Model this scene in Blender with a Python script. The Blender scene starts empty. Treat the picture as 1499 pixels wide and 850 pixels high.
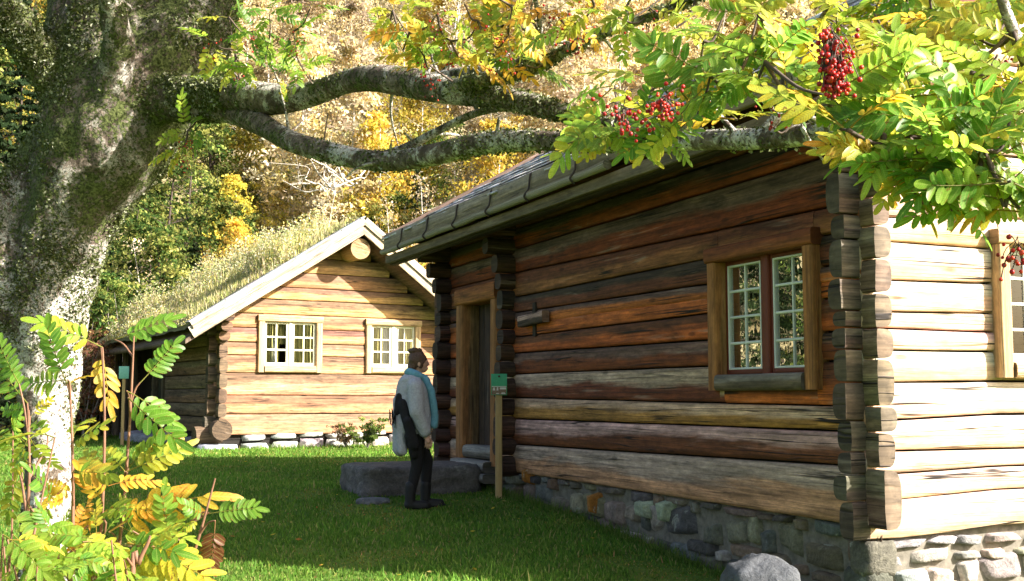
import bpy, math, numpy as np
from mathutils import Vector
R = np.random.default_rng(11)
rad = math.radians
scene = bpy.context.scene
COL = scene.collection

# ------------------------------------------------------------------ camera
EYE = np.array([0.0, 0.0, 1.13]); FPX = 1700.0; CX, CY = 749.5, 425.0
PITCH = math.atan((580 - 425) / FPX)
FW = np.array([0, math.cos(PITCH), math.sin(PITCH)]); UP = np.array([0, -math.sin(PITCH), math.cos(PITCH)]); RT = np.array([1.0, 0, 0])
def ray(px, py): return RT * (px - CX) + UP * (CY - py) + FW * FPX
def at(px, py, Y):
    d = ray(px, py); return EYE + d * (Y / d[1])
def on_plane(px, py, P, n):
    d = ray(px, py); return EYE + d * (np.dot(P - EYE, n) / np.dot(d, n))
def project(P):
    d = np.asarray(P) - EYE; z = d @ FW
    return CX + (d @ RT) / z * FPX, CY - (d @ UP) / z * FPX
cam = bpy.data.cameras.new('camera'); cam.sensor_fit = 'HORIZONTAL'; cam.sensor_width = 36; cam.lens = FPX / 1499 * 36
cam.clip_start = 0.05; cam.clip_end = 2000
camo = bpy.data.objects.new('camera', cam); COL.objects.link(camo); camo.location = EYE
camo.rotation_euler = (math.pi / 2 + PITCH, 0, 0); scene.camera = camo

# ------------------------------------------------------------------ light
AZ, EL = rad(-20), rad(31)
SUN = np.array([math.cos(EL) * math.cos(AZ), math.cos(EL) * math.sin(AZ), math.sin(EL)])
w = bpy.data.worlds.new('World'); scene.world = w; w.use_nodes = True
nt = w.node_tree; bg = nt.nodes['Background']
sky = nt.nodes.new('ShaderNodeTexSky'); sky.sky_type = 'NISHITA'; sky.sun_disc = False
sky.sun_elevation = EL; sky.sun_rotation = math.atan2(SUN[0], SUN[1]); sky.air_density = 1.0; sky.dust_density = 4.0; sky.ozone_density = 0.3
nt.links.new(sky.outputs[0], bg.inputs[0]); bg.inputs[1].default_value = 0.085
sl = bpy.data.lights.new('sun', 'SUN'); sl.energy = 5.0; sl.angle = rad(0.5); sl.color = (1.0, 0.94, 0.86)
so = bpy.data.objects.new('sun', sl); COL.objects.link(so); so.location = (20, -10, 20)
so.rotation_euler = Vector(-SUN).to_track_quat('-Z', 'Y').to_euler()
vs = scene.view_settings; scene.display_settings.display_device = 'sRGB'; vs.view_transform = 'Standard'; vs.look = 'None'; vs.exposure = 2.0; vs.gamma = 1; vs.use_curve_mapping = False
cy = scene.cycles; cy.max_bounces = 8; cy.transparent_max_bounces = 12; cy.use_denoising = True; cy.caustics_reflective = False; cy.caustics_refractive = False
cy.sample_clamp_indirect = 6

# ------------------------------------------------------------------ noise
def _h(i, j, k, s):
    n = (i * 374761393 + j * 668265263 + k * 2147483647 + s * 1274126177) & 0xffffffff
    n = ((n ^ (n >> 13)) * 1274126177) & 0xffffffff
    return ((n ^ (n >> 16)) & 0xffff) / 65535.0
def vnoise(P, scale=1.0, seed=0):
    P = np.asarray(P, float) * scale; I = np.floor(P).astype(np.int64); f = P - I; f = f * f * (3 - 2 * f)
    out = 0
    for dx in (0, 1):
        for dy in (0, 1):
            for dz in (0, 1):
                wt = (f[..., 0] if dx else 1 - f[..., 0]) * (f[..., 1] if dy else 1 - f[..., 1]) * (f[..., 2] if dz else 1 - f[..., 2])
                out = out + wt * _h(I[..., 0] + dx, I[..., 1] + dy, I[..., 2] + dz, seed)
    return out * 2 - 1
def fbm(P, scale=1.0, seed=0, oct=3):
    o = 0; a = 1; t = 0
    for i in range(oct): o = o + a * vnoise(P, scale * 2 ** i, seed + i); t += a; a *= .5
    return o / t
def unit(v): v = np.asarray(v, float); return v / (np.linalg.norm(v, axis=-1, keepdims=True) + 1e-12)

# ------------------------------------------------------------------ mesh building
ORIG = {}
def mesh_np(name, V, Fs, attrs=None, smooth=False, matidx=None):
    V = np.asarray(V, np.float32); me = bpy.data.meshes.new(name); me.vertices.add(len(V)); me.vertices.foreach_set('co', V.ravel())
    Fs = [np.asarray(f, np.int32) for f in Fs if len(f)]
    loops = np.concatenate([f.ravel() for f in Fs]); tot = np.concatenate([np.full(len(f), f.shape[1], np.int32) for f in Fs])
    st = np.concatenate([[0], np.cumsum(tot)[:-1]]).astype(np.int32)
    me.loops.add(len(loops)); me.loops.foreach_set('vertex_index', loops)
    me.polygons.add(len(tot)); me.polygons.foreach_set('loop_start', st); me.polygons.foreach_set('loop_total', tot)
    if smooth: me.polygons.foreach_set('use_smooth', np.ones(len(tot), bool))
    me.update(calc_edges=True); me.validate()
    for k, A in (attrs or {}).items():
        A = np.asarray(A, np.float32)
        if A.ndim == 1:
            at_ = me.attributes.new(k, 'FLOAT', 'POINT'); at_.data.foreach_set('value', A)
        elif A.shape[1] == 3 and k.startswith('c'):
            at_ = me.attributes.new(k, 'FLOAT_COLOR', 'POINT'); at_.data.foreach_set('color', np.c_[A, np.ones(len(A))].astype(np.float32).ravel())
        else:
            at_ = me.attributes.new(k, 'FLOAT_VECTOR', 'POINT'); at_.data.foreach_set('vector', A.ravel())
    return me
class MB:
    """collects geometry with attributes c1, c2 (wood tones / stone tone), t (0 bottom..1 top), guv (along, across, id)"""
    def __init__(s): s.V = []; s.F = []; s.A = {'c1': [], 'c2': [], 't': [], 'guv': []}; s.n = 0
    def add(s, V, Fs, c1=(.5, .5, .5), c2=None, t=None, guv=None):
        V = np.asarray(V, float).reshape(-1, 3); m = len(V); c2 = c1 if c2 is None else c2
        for f in Fs:
            f = np.asarray(f, np.int64)
            if len(f): s.F.append(f + s.n)
        s.V.append(V); s.n += m
        s.A['c1'].append(np.broadcast_to(np.asarray(c1, float), (m, 3))); s.A['c2'].append(np.broadcast_to(np.asarray(c2, float), (m, 3)))
        s.A['t'].append(np.full(m, .5) if t is None else np.asarray(t, float).ravel())
        s.A['guv'].append(V * 1.0 if guv is None else np.asarray(guv, float).reshape(-1, 3))
    def build(s, name, mat, parent=None, smooth=False, world=True):
        V = np.concatenate(s.V); o0 = np.zeros(3)
        if parent is not None and world: o0 = ORIG[parent.name]
        byk = {}
        for f in s.F: byk.setdefault(f.shape[1], []).append(f)
        me = mesh_np(name, V - o0, [np.concatenate(v) for v in byk.values()], {k: np.concatenate(v) for k, v in s.A.items()}, smooth)
        return link(name, me, mat, parent, o0)
def link(name, me, mat, parent=None, o0=None):
    if mat: me.materials.append(mat)
    o = bpy.data.objects.new(name, me); COL.objects.link(o)
    if parent is not None: o.parent = parent; ORIG[o.name] = ORIG[parent.name]
    else: ORIG[o.name] = np.zeros(3)
    return o
def tag(o, label=None, cat=None, group=None, kind=None):
    if label: o['label'] = label
    if cat: o['category'] = cat
    if group: o['group'] = group
    if kind: o['kind'] = kind
    return o
def thing(name, loc, label, cat, group=None):
    o = bpy.data.objects.new(name, None); o.empty_display_size = .2; COL.objects.link(o); o.location = loc
    ORIG[o.name] = np.asarray(loc, float); return tag(o, label, cat, group)
def grid_faces(nu, nv, closed=False):
    """index grid nu rows x nv columns -> quads"""
    i = np.arange(nu - 1)[:, None]; j = np.arange(nv if closed else nv - 1)[None, :]; j2 = (j + 1) % nv
    return np.stack(np.broadcast_arrays(i * nv + j, i * nv + j2, (i + 1) * nv + j2, (i + 1) * nv + j), -1).reshape(-1, 4)
IDC = [0]
def sweep(mb, C, X, Y, prof, c1, c2=None, wob=0.0, wscale=1.5, cap=True, scale=None, tflip=False):
    """sweep a closed profile (k,2) along centres C with frames X (side) and Y (up); caps its ends"""
    C = np.asarray(C, float); n = len(C); k = len(prof); IDC[0] += 1; idn = IDC[0] * .731
    X = np.broadcast_to(X, C.shape); Y = np.broadcast_to(Y, C.shape)
    sc = np.ones(n) if scale is None else np.asarray(scale)
    V = C[:, None, :] + (X[:, None, :] * prof[None, :, :1] + Y[:, None, :] * prof[None, :, 1:]) * sc[:, None, None]
    if wob:
        d = V - C[:, None, :]; V = V + unit(d) * (wob * fbm(V.reshape(-1, 3) + idn * 3, wscale, 3).reshape(n, k))[..., None]
    s = np.concatenate([[0], np.cumsum(np.linalg.norm(np.diff(C, axis=0), axis=1))])
    per = np.concatenate([[0], np.cumsum(np.linalg.norm(np.diff(prof, axis=0), axis=1))])
    y = prof[:, 1]; t = (y - y.min()) / (np.ptp(y) + 1e-9)
    G = np.zeros((n, k, 3)); G[..., 0] = s[:, None]; G[..., 1] = per[None]; G[..., 2] = idn
    T = np.broadcast_to(t[None], (n, k))
    mb.add(V.reshape(-1, 3), [grid_faces(n, k, True)], c1, c2, T, G)
    if cap:
        for e in (0, n - 1):
            ring = V[e]; cc = ring.mean(0)
            VV = np.concatenate([ring, [cc]]); j = np.arange(k); f = np.c_[j, (j + 1) % k, np.full(k, k)]
            if e == 0: f = f[:, ::-1]
            GG = np.zeros((k + 1, 3)); GG[:k, 0] = prof[:, 0] * .6; GG[:k, 1] = prof[:, 1] * .35; GG[:, 2] = idn + 5 + e
            ce = np.asarray(c1) * .4 + np.asarray(c1 if c2 is None else c2) * .25
            mb.add(VV, [f], ce, ce, np.full(k + 1, .5), GG)
def rprof(wd, ht, r=.15, m=3):
    """rounded rectangle profile, r a fraction of the short side"""
    r = r * min(wd, ht); P = []
    for cx, cz, a0 in ((wd / 2 - r, -ht / 2 + r, -90), (wd / 2 - r, ht / 2 - r, 0), (-wd / 2 + r, ht / 2 - r, 90), (-wd / 2 + r, -ht / 2 + r, 180)):
        for i in range(m): a = rad(a0 + 90 * i / (m - 1)); P.append((cx + r * math.cos(a), cz + r * math.sin(a)))
    return np.array(P)
def beam(mb, p0, p1, side, wd, ht, c1, c2=None, r=.15, wob=.003, seg=None, m=3, wscale=2.0):
    """bar from p0 to p1; wd along side, ht along the third axis"""
    p0 = np.asarray(p0, float); p1 = np.asarray(p1, float); L = np.linalg.norm(p1 - p0); d = (p1 - p0) / L
    x = np.asarray(side, float); x = unit(x - d * np.dot(x, d)); y = np.cross(d, x)
    if y[2] < -1e-6 and abs(d[2]) < .9: y = -y; x = -x
    n = seg or max(2, min(40, int(L / .12) + 1)); C = p0 + (p1 - p0) * np.linspace(0, 1, n)[:, None]
    sweep(mb, C, x, y, rprof(wd, ht, r, m), c1, c2, wob, wscale)
def tube(mb, P, rr, c1, k=10, sub=4, wob=0.0, wscale=4.0, c2=None):
    """smooth tapered tube through points"""
    P = np.asarray(P, float); rr = np.asarray(rr, float); C, RR = catmull(P, rr, sub)
    T = unit(np.gradient(C, axis=0)); x = np.cross(T[0], [0.13, .3, 1]); X = []
    for t_ in T: x = unit(x - t_ * np.dot(x, t_)); X.append(x)
    X = np.array(X); Y = np.cross(T, X); a = np.linspace(0, 2 * math.pi, k, endpoint=False)
    sweep(mb, C, X, Y, np.c_[np.cos(a), np.sin(a)], c1, c2, 0, scale=RR)
    if wob:
        V = mb.V[-3]; D = V - np.repeat(C, k, 0); mb.V[-3] = V + D * (wob * fbm(V, wscale, 5))[:, None]
def catmull(P, rr, sub):
    Q = np.vstack([2 * P[0] - P[1], P, 2 * P[-1] - P[-2]]); q = np.concatenate([[rr[0]], rr, [rr[-1]]]); out = []; ro = []
    for i in range(1, len(Q) - 2):
        for s in range(sub):
            t = s / sub; a, b, c, d = Q[i - 1], Q[i], Q[i + 1], Q[i + 2]
            out.append(.5 * (2 * b + (c - a) * t + (2 * a - 5 * b + 4 * c - d) * t * t + (3 * b - a - 3 * c + d) * t ** 3)); ro.append(q[i] * (1 - t) + q[i + 1] * t)
    out.append(P[-1]); ro.append(rr[-1]); return np.array(out), np.array(ro)
def capsule(p0, p1, r0, r1, k=14):
    p0 = np.asarray(p0, float); p1 = np.asarray(p1, float); d = p1 - p0; L = np.linalg.norm(d); d = d / L
    x = unit(np.cross(d, [.31, .2, 1] if abs(d[2]) < .9 else [1, .1, 0])); y = np.cross(d, x); rings = []
    for a in np.linspace(-85, 0, 5): rings.append((p0 + d * r0 * math.sin(rad(a)), r0 * math.cos(rad(a))))
    for a in np.linspace(0, 85, 5): rings.append((p1 + d * r1 * math.sin(rad(a)), r1 * math.cos(rad(a))))
    a = np.linspace(0, 2 * math.pi, k, endpoint=False); V = []
    for c, r in rings: V.append(c + r * (np.cos(a)[:, None] * x + np.sin(a)[:, None] * y))
    V = np.concatenate(V); return V, [grid_faces(len(rings), k, True), [list(range(k))[::-1]], [list(range((len(rings) - 1) * k, len(rings) * k))]]
def ellips(c, r, k=16, m=10):
    c = np.asarray(c, float); V = []
    for a in np.linspace(-88, 88, m):
        th = np.linspace(0, 2 * math.pi, k, endpoint=False)
        V.append(c + np.c_[np.cos(th) * math.cos(rad(a)) * r[0], np.sin(th) * math.cos(rad(a)) * r[1], np.full(k, math.sin(rad(a)) * r[2])])
    return np.concatenate(V), [grid_faces(m, k, True), [list(range(k))[::-1]], [list(range((m - 1) * k, m * k))]]
def blob(name, prims, voxel, mat, parent, smooth=3, post=None):
    """closed primitives fused by a voxel remesh into one continuous skin"""
    mb = MB()
    for V, Fs in prims: mb.add(V, Fs)
    V = np.concatenate(mb.V); byk = {}
    for f in mb.F: byk.setdefault(f.shape[1], []).append(f)
    me = mesh_np('tmp', V, [np.concatenate(v) for v in byk.values()]); ob = bpy.data.objects.new('tmp', me); COL.objects.link(ob)
    md = ob.modifiers.new('r', 'REMESH'); md.mode = 'VOXEL'; md.voxel_size = voxel; md.use_smooth_shade = True
    if smooth: sm = ob.modifiers.new('s', 'SMOOTH'); sm.factor = .5; sm.iterations = smooth
    dg = bpy.context.evaluated_depsgraph_get(); out = bpy.data.meshes.new_from_object(ob.evaluated_get(dg)); out.name = name
    bpy.data.objects.remove(ob); bpy.data.meshes.remove(me)
    n = len(out.vertices); co = np.zeros(n * 3, np.float32); out.vertices.foreach_get('co', co); co = co.reshape(-1, 3).astype(float)
    nr = np.zeros(n * 3, np.float32); out.vertices.foreach_get('normal', nr); nr = nr.reshape(-1, 3)
    if post: co = post(co, nr)
    o0 = ORIG[parent.name] if parent is not None else np.zeros(3)
    out.vertices.foreach_set('co', (co - o0).astype(np.float32).ravel()); out.polygons.foreach_set('use_smooth', np.ones(len(out.polygons), bool)); out.update()
    return link(name, out, mat, parent), co, nr
def copy_tree(o, loc, rotz=0, scale=1.0, label=None):
    c = o.copy(); COL.objects.link(c); c.location = loc; c.rotation_euler = (0, 0, rotz); c.scale = (scale,) * 3
    if label: c['label'] = label
    for ch in o.children:
        d = ch.copy(); COL.objects.link(d); d.parent = c
    return c

# ------------------------------------------------------------------ materials
class N:
    def __init__(s, name):
        s.m = bpy.data.materials.new(name); s.m.use_nodes = True; s.t = s.m.node_tree; s.t.nodes.clear()
    def n(s, typ, ins=None, **kw):
        d = s.t.nodes.new(typ)
        for k, v in kw.items(): setattr(d, k, v)
        for k, v in (ins or {}).items(): s.set(d.inputs[k], v)
        return d
    def set(s, sock, v):
        if isinstance(v, bpy.types.NodeSocket): s.t.links.new(v, sock)
        elif isinstance(v, bpy.types.Node): s.t.links.new(v.outputs[0], sock)
        else:
            if sock.type == 'RGBA' and len(v) == 3: v = (*v, 1)
            sock.default_value = v
    def math(s, op, a, b=0.5, clamp=False): return s.n('ShaderNodeMath', {0: a, 1: b}, operation=op, use_clamp=clamp).outputs[0]
    def attr(s, nm): return s.n('ShaderNodeAttribute', attribute_name=nm)
    def noise(s, vec, scale, detail=4, rough=.55, dist=0): return s.n('ShaderNodeTexNoise', {'Vector': vec, 'Scale': scale, 'Detail': detail, 'Roughness': rough, 'Distortion': dist}).outputs[0]
    def ss(s, x, a, b): return s.n('ShaderNodeMapRange', {0: x, 1: a, 2: b, 3: 0.0, 4: 1.0}, interpolation_type='SMOOTHSTEP').outputs[0]
    def mr(s, x, a, b, c, d): return s.n('ShaderNodeMapRange', {0: x, 1: a, 2: b, 3: c, 4: d}).outputs[0]
    def mix(s, f, a, b, mode='MIX'):
        d = s.n('ShaderNodeMix', data_type='RGBA', blend_type=mode); s.set(d.inputs[0], f); s.set(d.inputs[6], a); s.set(d.inputs[7], b); return d.outputs[2]
    def xyz(s, v): return s.n('ShaderNodeSeparateXYZ', {0: v}).outputs
    def comb(s, x, y, z): return s.n('ShaderNodeCombineXYZ', {0: x, 1: y, 2: z}).outputs[0]
    def scale(s, col, f): return s.n('ShaderNodeVectorMath', {0: col, 3: f}, operation='SCALE').outputs[0]
    def bump(s, h, st=.3, d=.02): return s.n('ShaderNodeBump', {'Strength': st, 'Distance': d, 'Height': h}).outputs[0]
    def pos(s): return s.n('ShaderNodeNewGeometry').outputs['Position']
    def obj(s): return s.n('ShaderNodeTexCoord').outputs['Object']
    def bsdf(s, col, rough=.7, normal=None, spec=.3, **kw):
        ins = {'Base Color': col, 'Roughness': rough, 'Specular IOR Level': spec}; ins.update(kw)
        if normal is not None: ins['Normal'] = normal
        return s.n('ShaderNodeBsdfPrincipled', ins)
    def out(s, sh):
        o = s.n('ShaderNodeOutputMaterial'); s.t.links.new(sh.outputs[0], o.inputs[0]); return s.m

def mat_wood(name, contrast=1.0, crack=1.0, rough=.75, bump=.5):
    m = N(name); u, v, i = m.xyz(m.attr('guv').outputs['Vector'])
    def vec(su, sv, si): return m.comb(m.math('MULTIPLY', u, su), m.math('MULTIPLY', v, sv), m.math('MULTIPLY', i, si))
    grain = m.noise(vec(1.6, 48, 7.3), 1.0, 5, .62, .3); broad = m.noise(vec(.7, 6, 3.1), 1.0, 4, .6, .6); blot = m.noise(vec(1.3, 5.5, 5.7), 1.0, 4, .65, .8); mid = m.noise(vec(.8, 16, 9.7), 1.0, 3, .6, .4)
    t = m.attr('t').outputs['Fac']; fac = m.ss(m.math('ADD', t, m.math('MULTIPLY', m.math('SUBTRACT', broad, .5), 1.0)), .38, .66)
    col = m.mix(fac, m.attr('c2').outputs['Color'], m.attr('c1').outputs['Color'])
    col = m.scale(col, m.mr(grain, .25, .75, 1 - .55 * contrast, 1 + .45 * contrast)); col = m.scale(col, m.mr(mid, .3, .7, 1 - .4 * contrast, 1 + .35 * contrast))
    spk = m.noise(vec(9, 30, 2.9), 1.0, 5, .75); col = m.scale(col, m.mr(spk, .25, .75, 1 - .42 * contrast, 1 + .42 * contrast)); patch = m.noise(vec(2.6, 8, 6.3), 1.0, 5, .7, .4); col = m.scale(col, m.mr(patch, .3, .7, 1 - .35 * contrast, 1 + .3 * contrast))
    pale = m.math('MULTIPLY', m.ss(mid, .58, .72), m.ss(blot, .42, .6)); col = m.mix(m.math('MULTIPLY', pale, .35 * contrast), col, (.42, .35, .28))
    stain = m.ss(blot, .56, .72); col = m.mix(m.math('MULTIPLY', stain, .72 * contrast), col, m.scale(col, .28))
    cn = m.noise(vec(.3, 15, 11.9), 1.0, 2, .5, 0); ck = m.math('ABSOLUTE', m.math('SUBTRACT', cn, .5)); ck = m.math('SUBTRACT', 1.0, m.ss(ck, .004, .02))
    ck = m.math('MULTIPLY', ck, m.ss(m.noise(vec(.6, 2.2, 4.1), 1.0, 2), .44, .6)); ck = m.math('MULTIPLY', ck, crack)
    col = m.mix(ck, col, (.012, .008, .006))
    h = m.math('SUBTRACT', m.math('ADD', m.math('MULTIPLY', grain, .5), m.math('MULTIPLY', mid, .6)), m.math('MULTIPLY', ck, 1.6))
    # knots
    kv = m.n('ShaderNodeTexVoronoi', {'Vector': vec(1.5, 5.0, 2.3), 'Scale': 1.0, 'Randomness': 1.0}, feature='F1').outputs[0]
    kn = m.math('SUBTRACT', 1.0, m.ss(kv, .05, .13)); col = m.mix(m.math('MULTIPLY', kn, .75 * crack), col, m.scale(col, .3))
    return m.out(m.bsdf(col, rough, m.bump(h, bump, .02)))
def mat_stone(name, bump=.7, lichen=.5, rough=.85, spec=.3):
    m = N(name); p = m.obj(); c = m.attr('c1').outputs['Color']; a = m.noise(p, 9, 6, .65); b = m.noise(p, 38, 5, .7); l = m.noise(p, 5.5, 5, .7, .6)
    c = m.scale(c, m.mr(a, .3, .7, .55, 1.4)); c = m.scale(c, m.mr(b, .3, .7, .7, 1.3))
    c = m.mix(m.math('MULTIPLY', m.ss(l, .6, .68), lichen), c, (.42, .43, .36)); c = m.mix(m.math('MULTIPLY', m.ss(l, .30, .22), .6), c, (.05, .06, .03))
    return m.out(m.bsdf(c, rough, spec=spec, normal=m.bump(m.math('ADD', a, m.math('MULTIPLY', b, .5)), bump, .03)))
def mat_plain(name, col, rough=.7, noise=0.0, scale=20, spec=.3, bump=0.0, **kw):
    m = N(name); p = m.obj(); f = m.noise(p, scale, 5, .65); c = m.scale(m.n('ShaderNodeRGB').outputs[0], m.mr(f, .3, .7, 1 - noise, 1 + noise))
    m.t.nodes['RGB'].outputs[0].default_value = (*col, 1)
    return m.out(m.bsdf(c, rough, m.bump(f, bump, .01) if bump else None, spec, **kw))
def mat_leaf(name, trans=.45, rough=.5, vary=.0, spec=.25, gain=1.0, mott=0.0, vein=False):
    m = N(name); c = m.attr('c1').outputs['Color']
    if vary:
        oi = m.n('ShaderNodeObjectInfo').outputs['Random']; c = m.n('ShaderNodeHueSaturation', {'Hue': m.mr(oi, 0, 1, .5 - .012 * vary, .5 + .014 * vary), 'Saturation': 1.0, 'Value': m.mr(m.math('FRACT', m.math('MULTIPLY', oi, 7.31)), 0, 1, 1 - .35 * vary, 1 + .25 * vary), 'Color': c}).outputs[0]
    if mott:
        p = m.obj(); c = m.scale(c, m.mr(m.noise(p, 110, 3, .6), .3, .7, 1 - mott, 1 + mott)); sp = m.ss(m.noise(p, 75, 2, .5), .67, .72); c = m.mix(m.math('MULTIPLY', sp, .8), c, (.16, .055, .015))
    if vein:
        lx, ly, li = m.xyz(m.attr('guv').outputs['Vector']); al = m.math('ABSOLUTE', lx); mid = m.math('SUBTRACT', 1.0, m.ss(al, .05, .16)); sv = m.math('SINE', m.math('MULTIPLY', m.math('SUBTRACT', ly, m.math('MULTIPLY', al, .16)), 55.0)); c = m.scale(c, m.mr(sv, -1, 1, .86, 1.1)); c = m.mix(m.math('MULTIPLY', mid, .5), c, m.n('ShaderNodeMix', {0: .5, 6: c, 7: (.45, .50, .16, 1)}, data_type='RGBA').outputs[2])
        ed = m.math('MULTIPLY', m.ss(m.math('ADD', al, m.math('MULTIPLY', m.math('SUBTRACT', m.noise(m.obj(), 45, 3), .5), 1.6)), .92, 1.15), .8); c = m.mix(ed, c, (.20, .085, .02))
    b = m.bsdf(c, rough, None, spec); tr = m.n('ShaderNodeBsdfTranslucent', {'Color': m.scale(c, gain)}); mx = m.n('ShaderNodeMixShader', {0: trans}); m.t.links.new(b.outputs[0], mx.inputs[1]); m.t.links.new(tr.outputs[0], mx.inputs[2])
    return m.out(mx)
def mat_glass(name, k=2.0, tint=(.8, .82, .8), wav=.035):
    m = N(name); p = m.obj(); nb = m.bump(m.noise(p, 6, 2), wav, .02); fr = m.n('ShaderNodeFresnel', {'IOR': 1.5, 'Normal': nb}).outputs[0]
    g = m.n('ShaderNodeBsdfGlossy', {'Color': (.95, .97, .95), 'Roughness': .01, 'Normal': nb}); t = m.n('ShaderNodeBsdfTransparent', {'Color': tint}); mx = m.n('ShaderNodeMixShader', {0: m.math('MULTIPLY', fr, k, True)})
    m.t.links.new(t.outputs[0], mx.inputs[1]); m.t.links.new(g.outputs[0], mx.inputs[2]); return m.out(mx)
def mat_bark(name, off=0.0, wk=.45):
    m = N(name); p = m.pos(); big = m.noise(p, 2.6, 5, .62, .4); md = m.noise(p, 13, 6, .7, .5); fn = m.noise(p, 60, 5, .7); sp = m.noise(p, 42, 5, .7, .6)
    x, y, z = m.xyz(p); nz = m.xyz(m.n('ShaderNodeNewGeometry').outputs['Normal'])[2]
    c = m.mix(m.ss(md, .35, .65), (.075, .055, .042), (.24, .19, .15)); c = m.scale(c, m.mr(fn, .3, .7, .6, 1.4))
    wl = m.math('MULTIPLY', m.ss(m.math('ADD', m.math('ADD', big, m.math('MULTIPLY', m.xyz(m.n('ShaderNodeNewGeometry').outputs['Normal'])[0], .09)), m.math('MULTIPLY', m.math('SUBTRACT', md, .5), .7)), .42, .54), m.ss(sp, .40, .52)); wl = m.math('MULTIPLY', wl, m.mr(z, 2.0, 3.0, 1.0, wk)); c = m.mix(wl, c, m.scale(m.n('ShaderNodeRGB').outputs[0], m.mr(fn, .3, .7, .7, 1.15))); m.t.nodes['RGB'].outputs[0].default_value = (.66, .63, .57, 1)  # white lichen, denser on the sunward side: sunlight partly put into the colour
    mf = m.math('ADD', m.noise(p, 3.6, 5, .65, .6), m.math('MULTIPLY', m.math('SUBTRACT', sp, .5), 1.3)); mf = m.math('ADD', mf, m.mr(z, 1.3, 2.7, -.15 + off, .13 + off))  # moss thickens with height; shade of the upper trunk is put into it
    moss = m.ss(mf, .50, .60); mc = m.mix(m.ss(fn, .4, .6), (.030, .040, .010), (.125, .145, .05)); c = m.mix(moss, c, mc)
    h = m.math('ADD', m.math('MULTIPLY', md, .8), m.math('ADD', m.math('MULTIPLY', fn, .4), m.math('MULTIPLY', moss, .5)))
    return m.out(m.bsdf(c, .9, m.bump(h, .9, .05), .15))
# ------------------------------------------------------------------ ground height
def sstep(x, a, b): t = np.clip((np.asarray(x, float) - a) / (b - a), 0, 1); return t * t * (3 - 2 * t)
def ground(x, y):
    x = np.asarray(x, float); y = np.asarray(y, float)
    b = np.interp(y, [-60, 3, 6, 8, 10, 12, 14, 18, 24, 32], [-.5, -.42, -.36, -.28, -.19, -.09, -.01, .03, .0, .02])
    b = b - .10 * sstep(x, -.6, 1.5) * (1 - sstep(y, 9, 13.5)) * sstep(y, 5, 9)
    s = np.maximum(0, y - 33 + .10 * np.abs(x + 4)); h = np.where(s < 14, .021 * s * s, 4.116 + .60 * (s - 14))
    P = np.stack([x, y, 0 * x], -1); rough = sstep(y, 32, 40)
    return b + h + fbm(P, .25, 3) * (.02 + .7 * rough) + rough * fbm(P, .05, 9) * 3.0

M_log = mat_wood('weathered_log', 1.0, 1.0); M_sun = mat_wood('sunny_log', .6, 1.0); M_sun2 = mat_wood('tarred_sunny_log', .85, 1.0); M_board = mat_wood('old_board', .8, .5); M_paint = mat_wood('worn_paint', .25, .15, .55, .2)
M_stone = mat_stone('fieldstone'); M_slate = mat_stone('slate', .25, .3, .42, .6); M_mortar = mat_plain('lime_mortar', (.15, .135, .11), .95, .4, 14, bump=.6)
M_dark = mat_plain('dark_interior', (.02, .017, .014), .95); M_iron = mat_plain('rusty_iron', (.05, .035, .03), .7, .3)
M_glass = mat_glass('old_glass', .55); M_glass2 = mat_glass('clear_glass', 1.0); M_cloth = mat_plain('white_curtain', (.75, .76, .68), .9, .08, 8); M_cloth2 = mat_plain('pane_glow_curtain', (.58, .53, .20), .9, .15, 8)  # second curtain: yellow-green pane reflection and inner light put into the cloth colour
WOODS = dict(red=(.18, .036, .010), orange=(.42, .105, .022), rbrown=(.17, .042, .014), tan=(.25, .092, .032), yellow=(.36, .165, .045), dark=(.035, .022, .015), grey=(.095, .058, .042), bgrey=(.115, .064, .05), lgrey=(.45, .275, .22), beige=(.42, .225, .13), brown=(.14, .044, .018), dgrey=(.056, .034, .026))

class Frame:
    def __init__(s, O, v, u): s.O = np.asarray(O, float); s.v = np.asarray(v, float); s.u = np.asarray(u, float)
    def W(s, a, b, z):
        a, b, z = np.broadcast_arrays(np.asarray(a, float), b, z); return s.O + a[..., None] * s.v + b[..., None] * s.u + z[..., None] * np.array([0, 0, 1.0])
class Wall:
    """a wall face: s along, d outward, z up"""
    def __init__(s, fr, side, off=0.0): s.f = fr; s.side = side; s.off = off
    def Q(s, x, d, z):
        d = np.asarray(d, float)
        if s.side == 'a': return s.f.W(s.off - d, x, z)      # eave wall, looks towards -a
        if s.side == 'b': return s.f.W(x, s.off - d, z)      # gable wall, looks towards -b
        if s.side == 'A': return s.f.W(s.off + d, x, z)
        return s.f.W(x, s.off + d, z)
    def along(s): return s.f.u if s.side in 'aA' else s.f.v
    def out(s): return {'a': -s.f.v, 'b': -s.f.u, 'A': s.f.v, 'B': s.f.u}[s.side]
K9 = np.linspace(-90, 90, 17)
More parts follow.
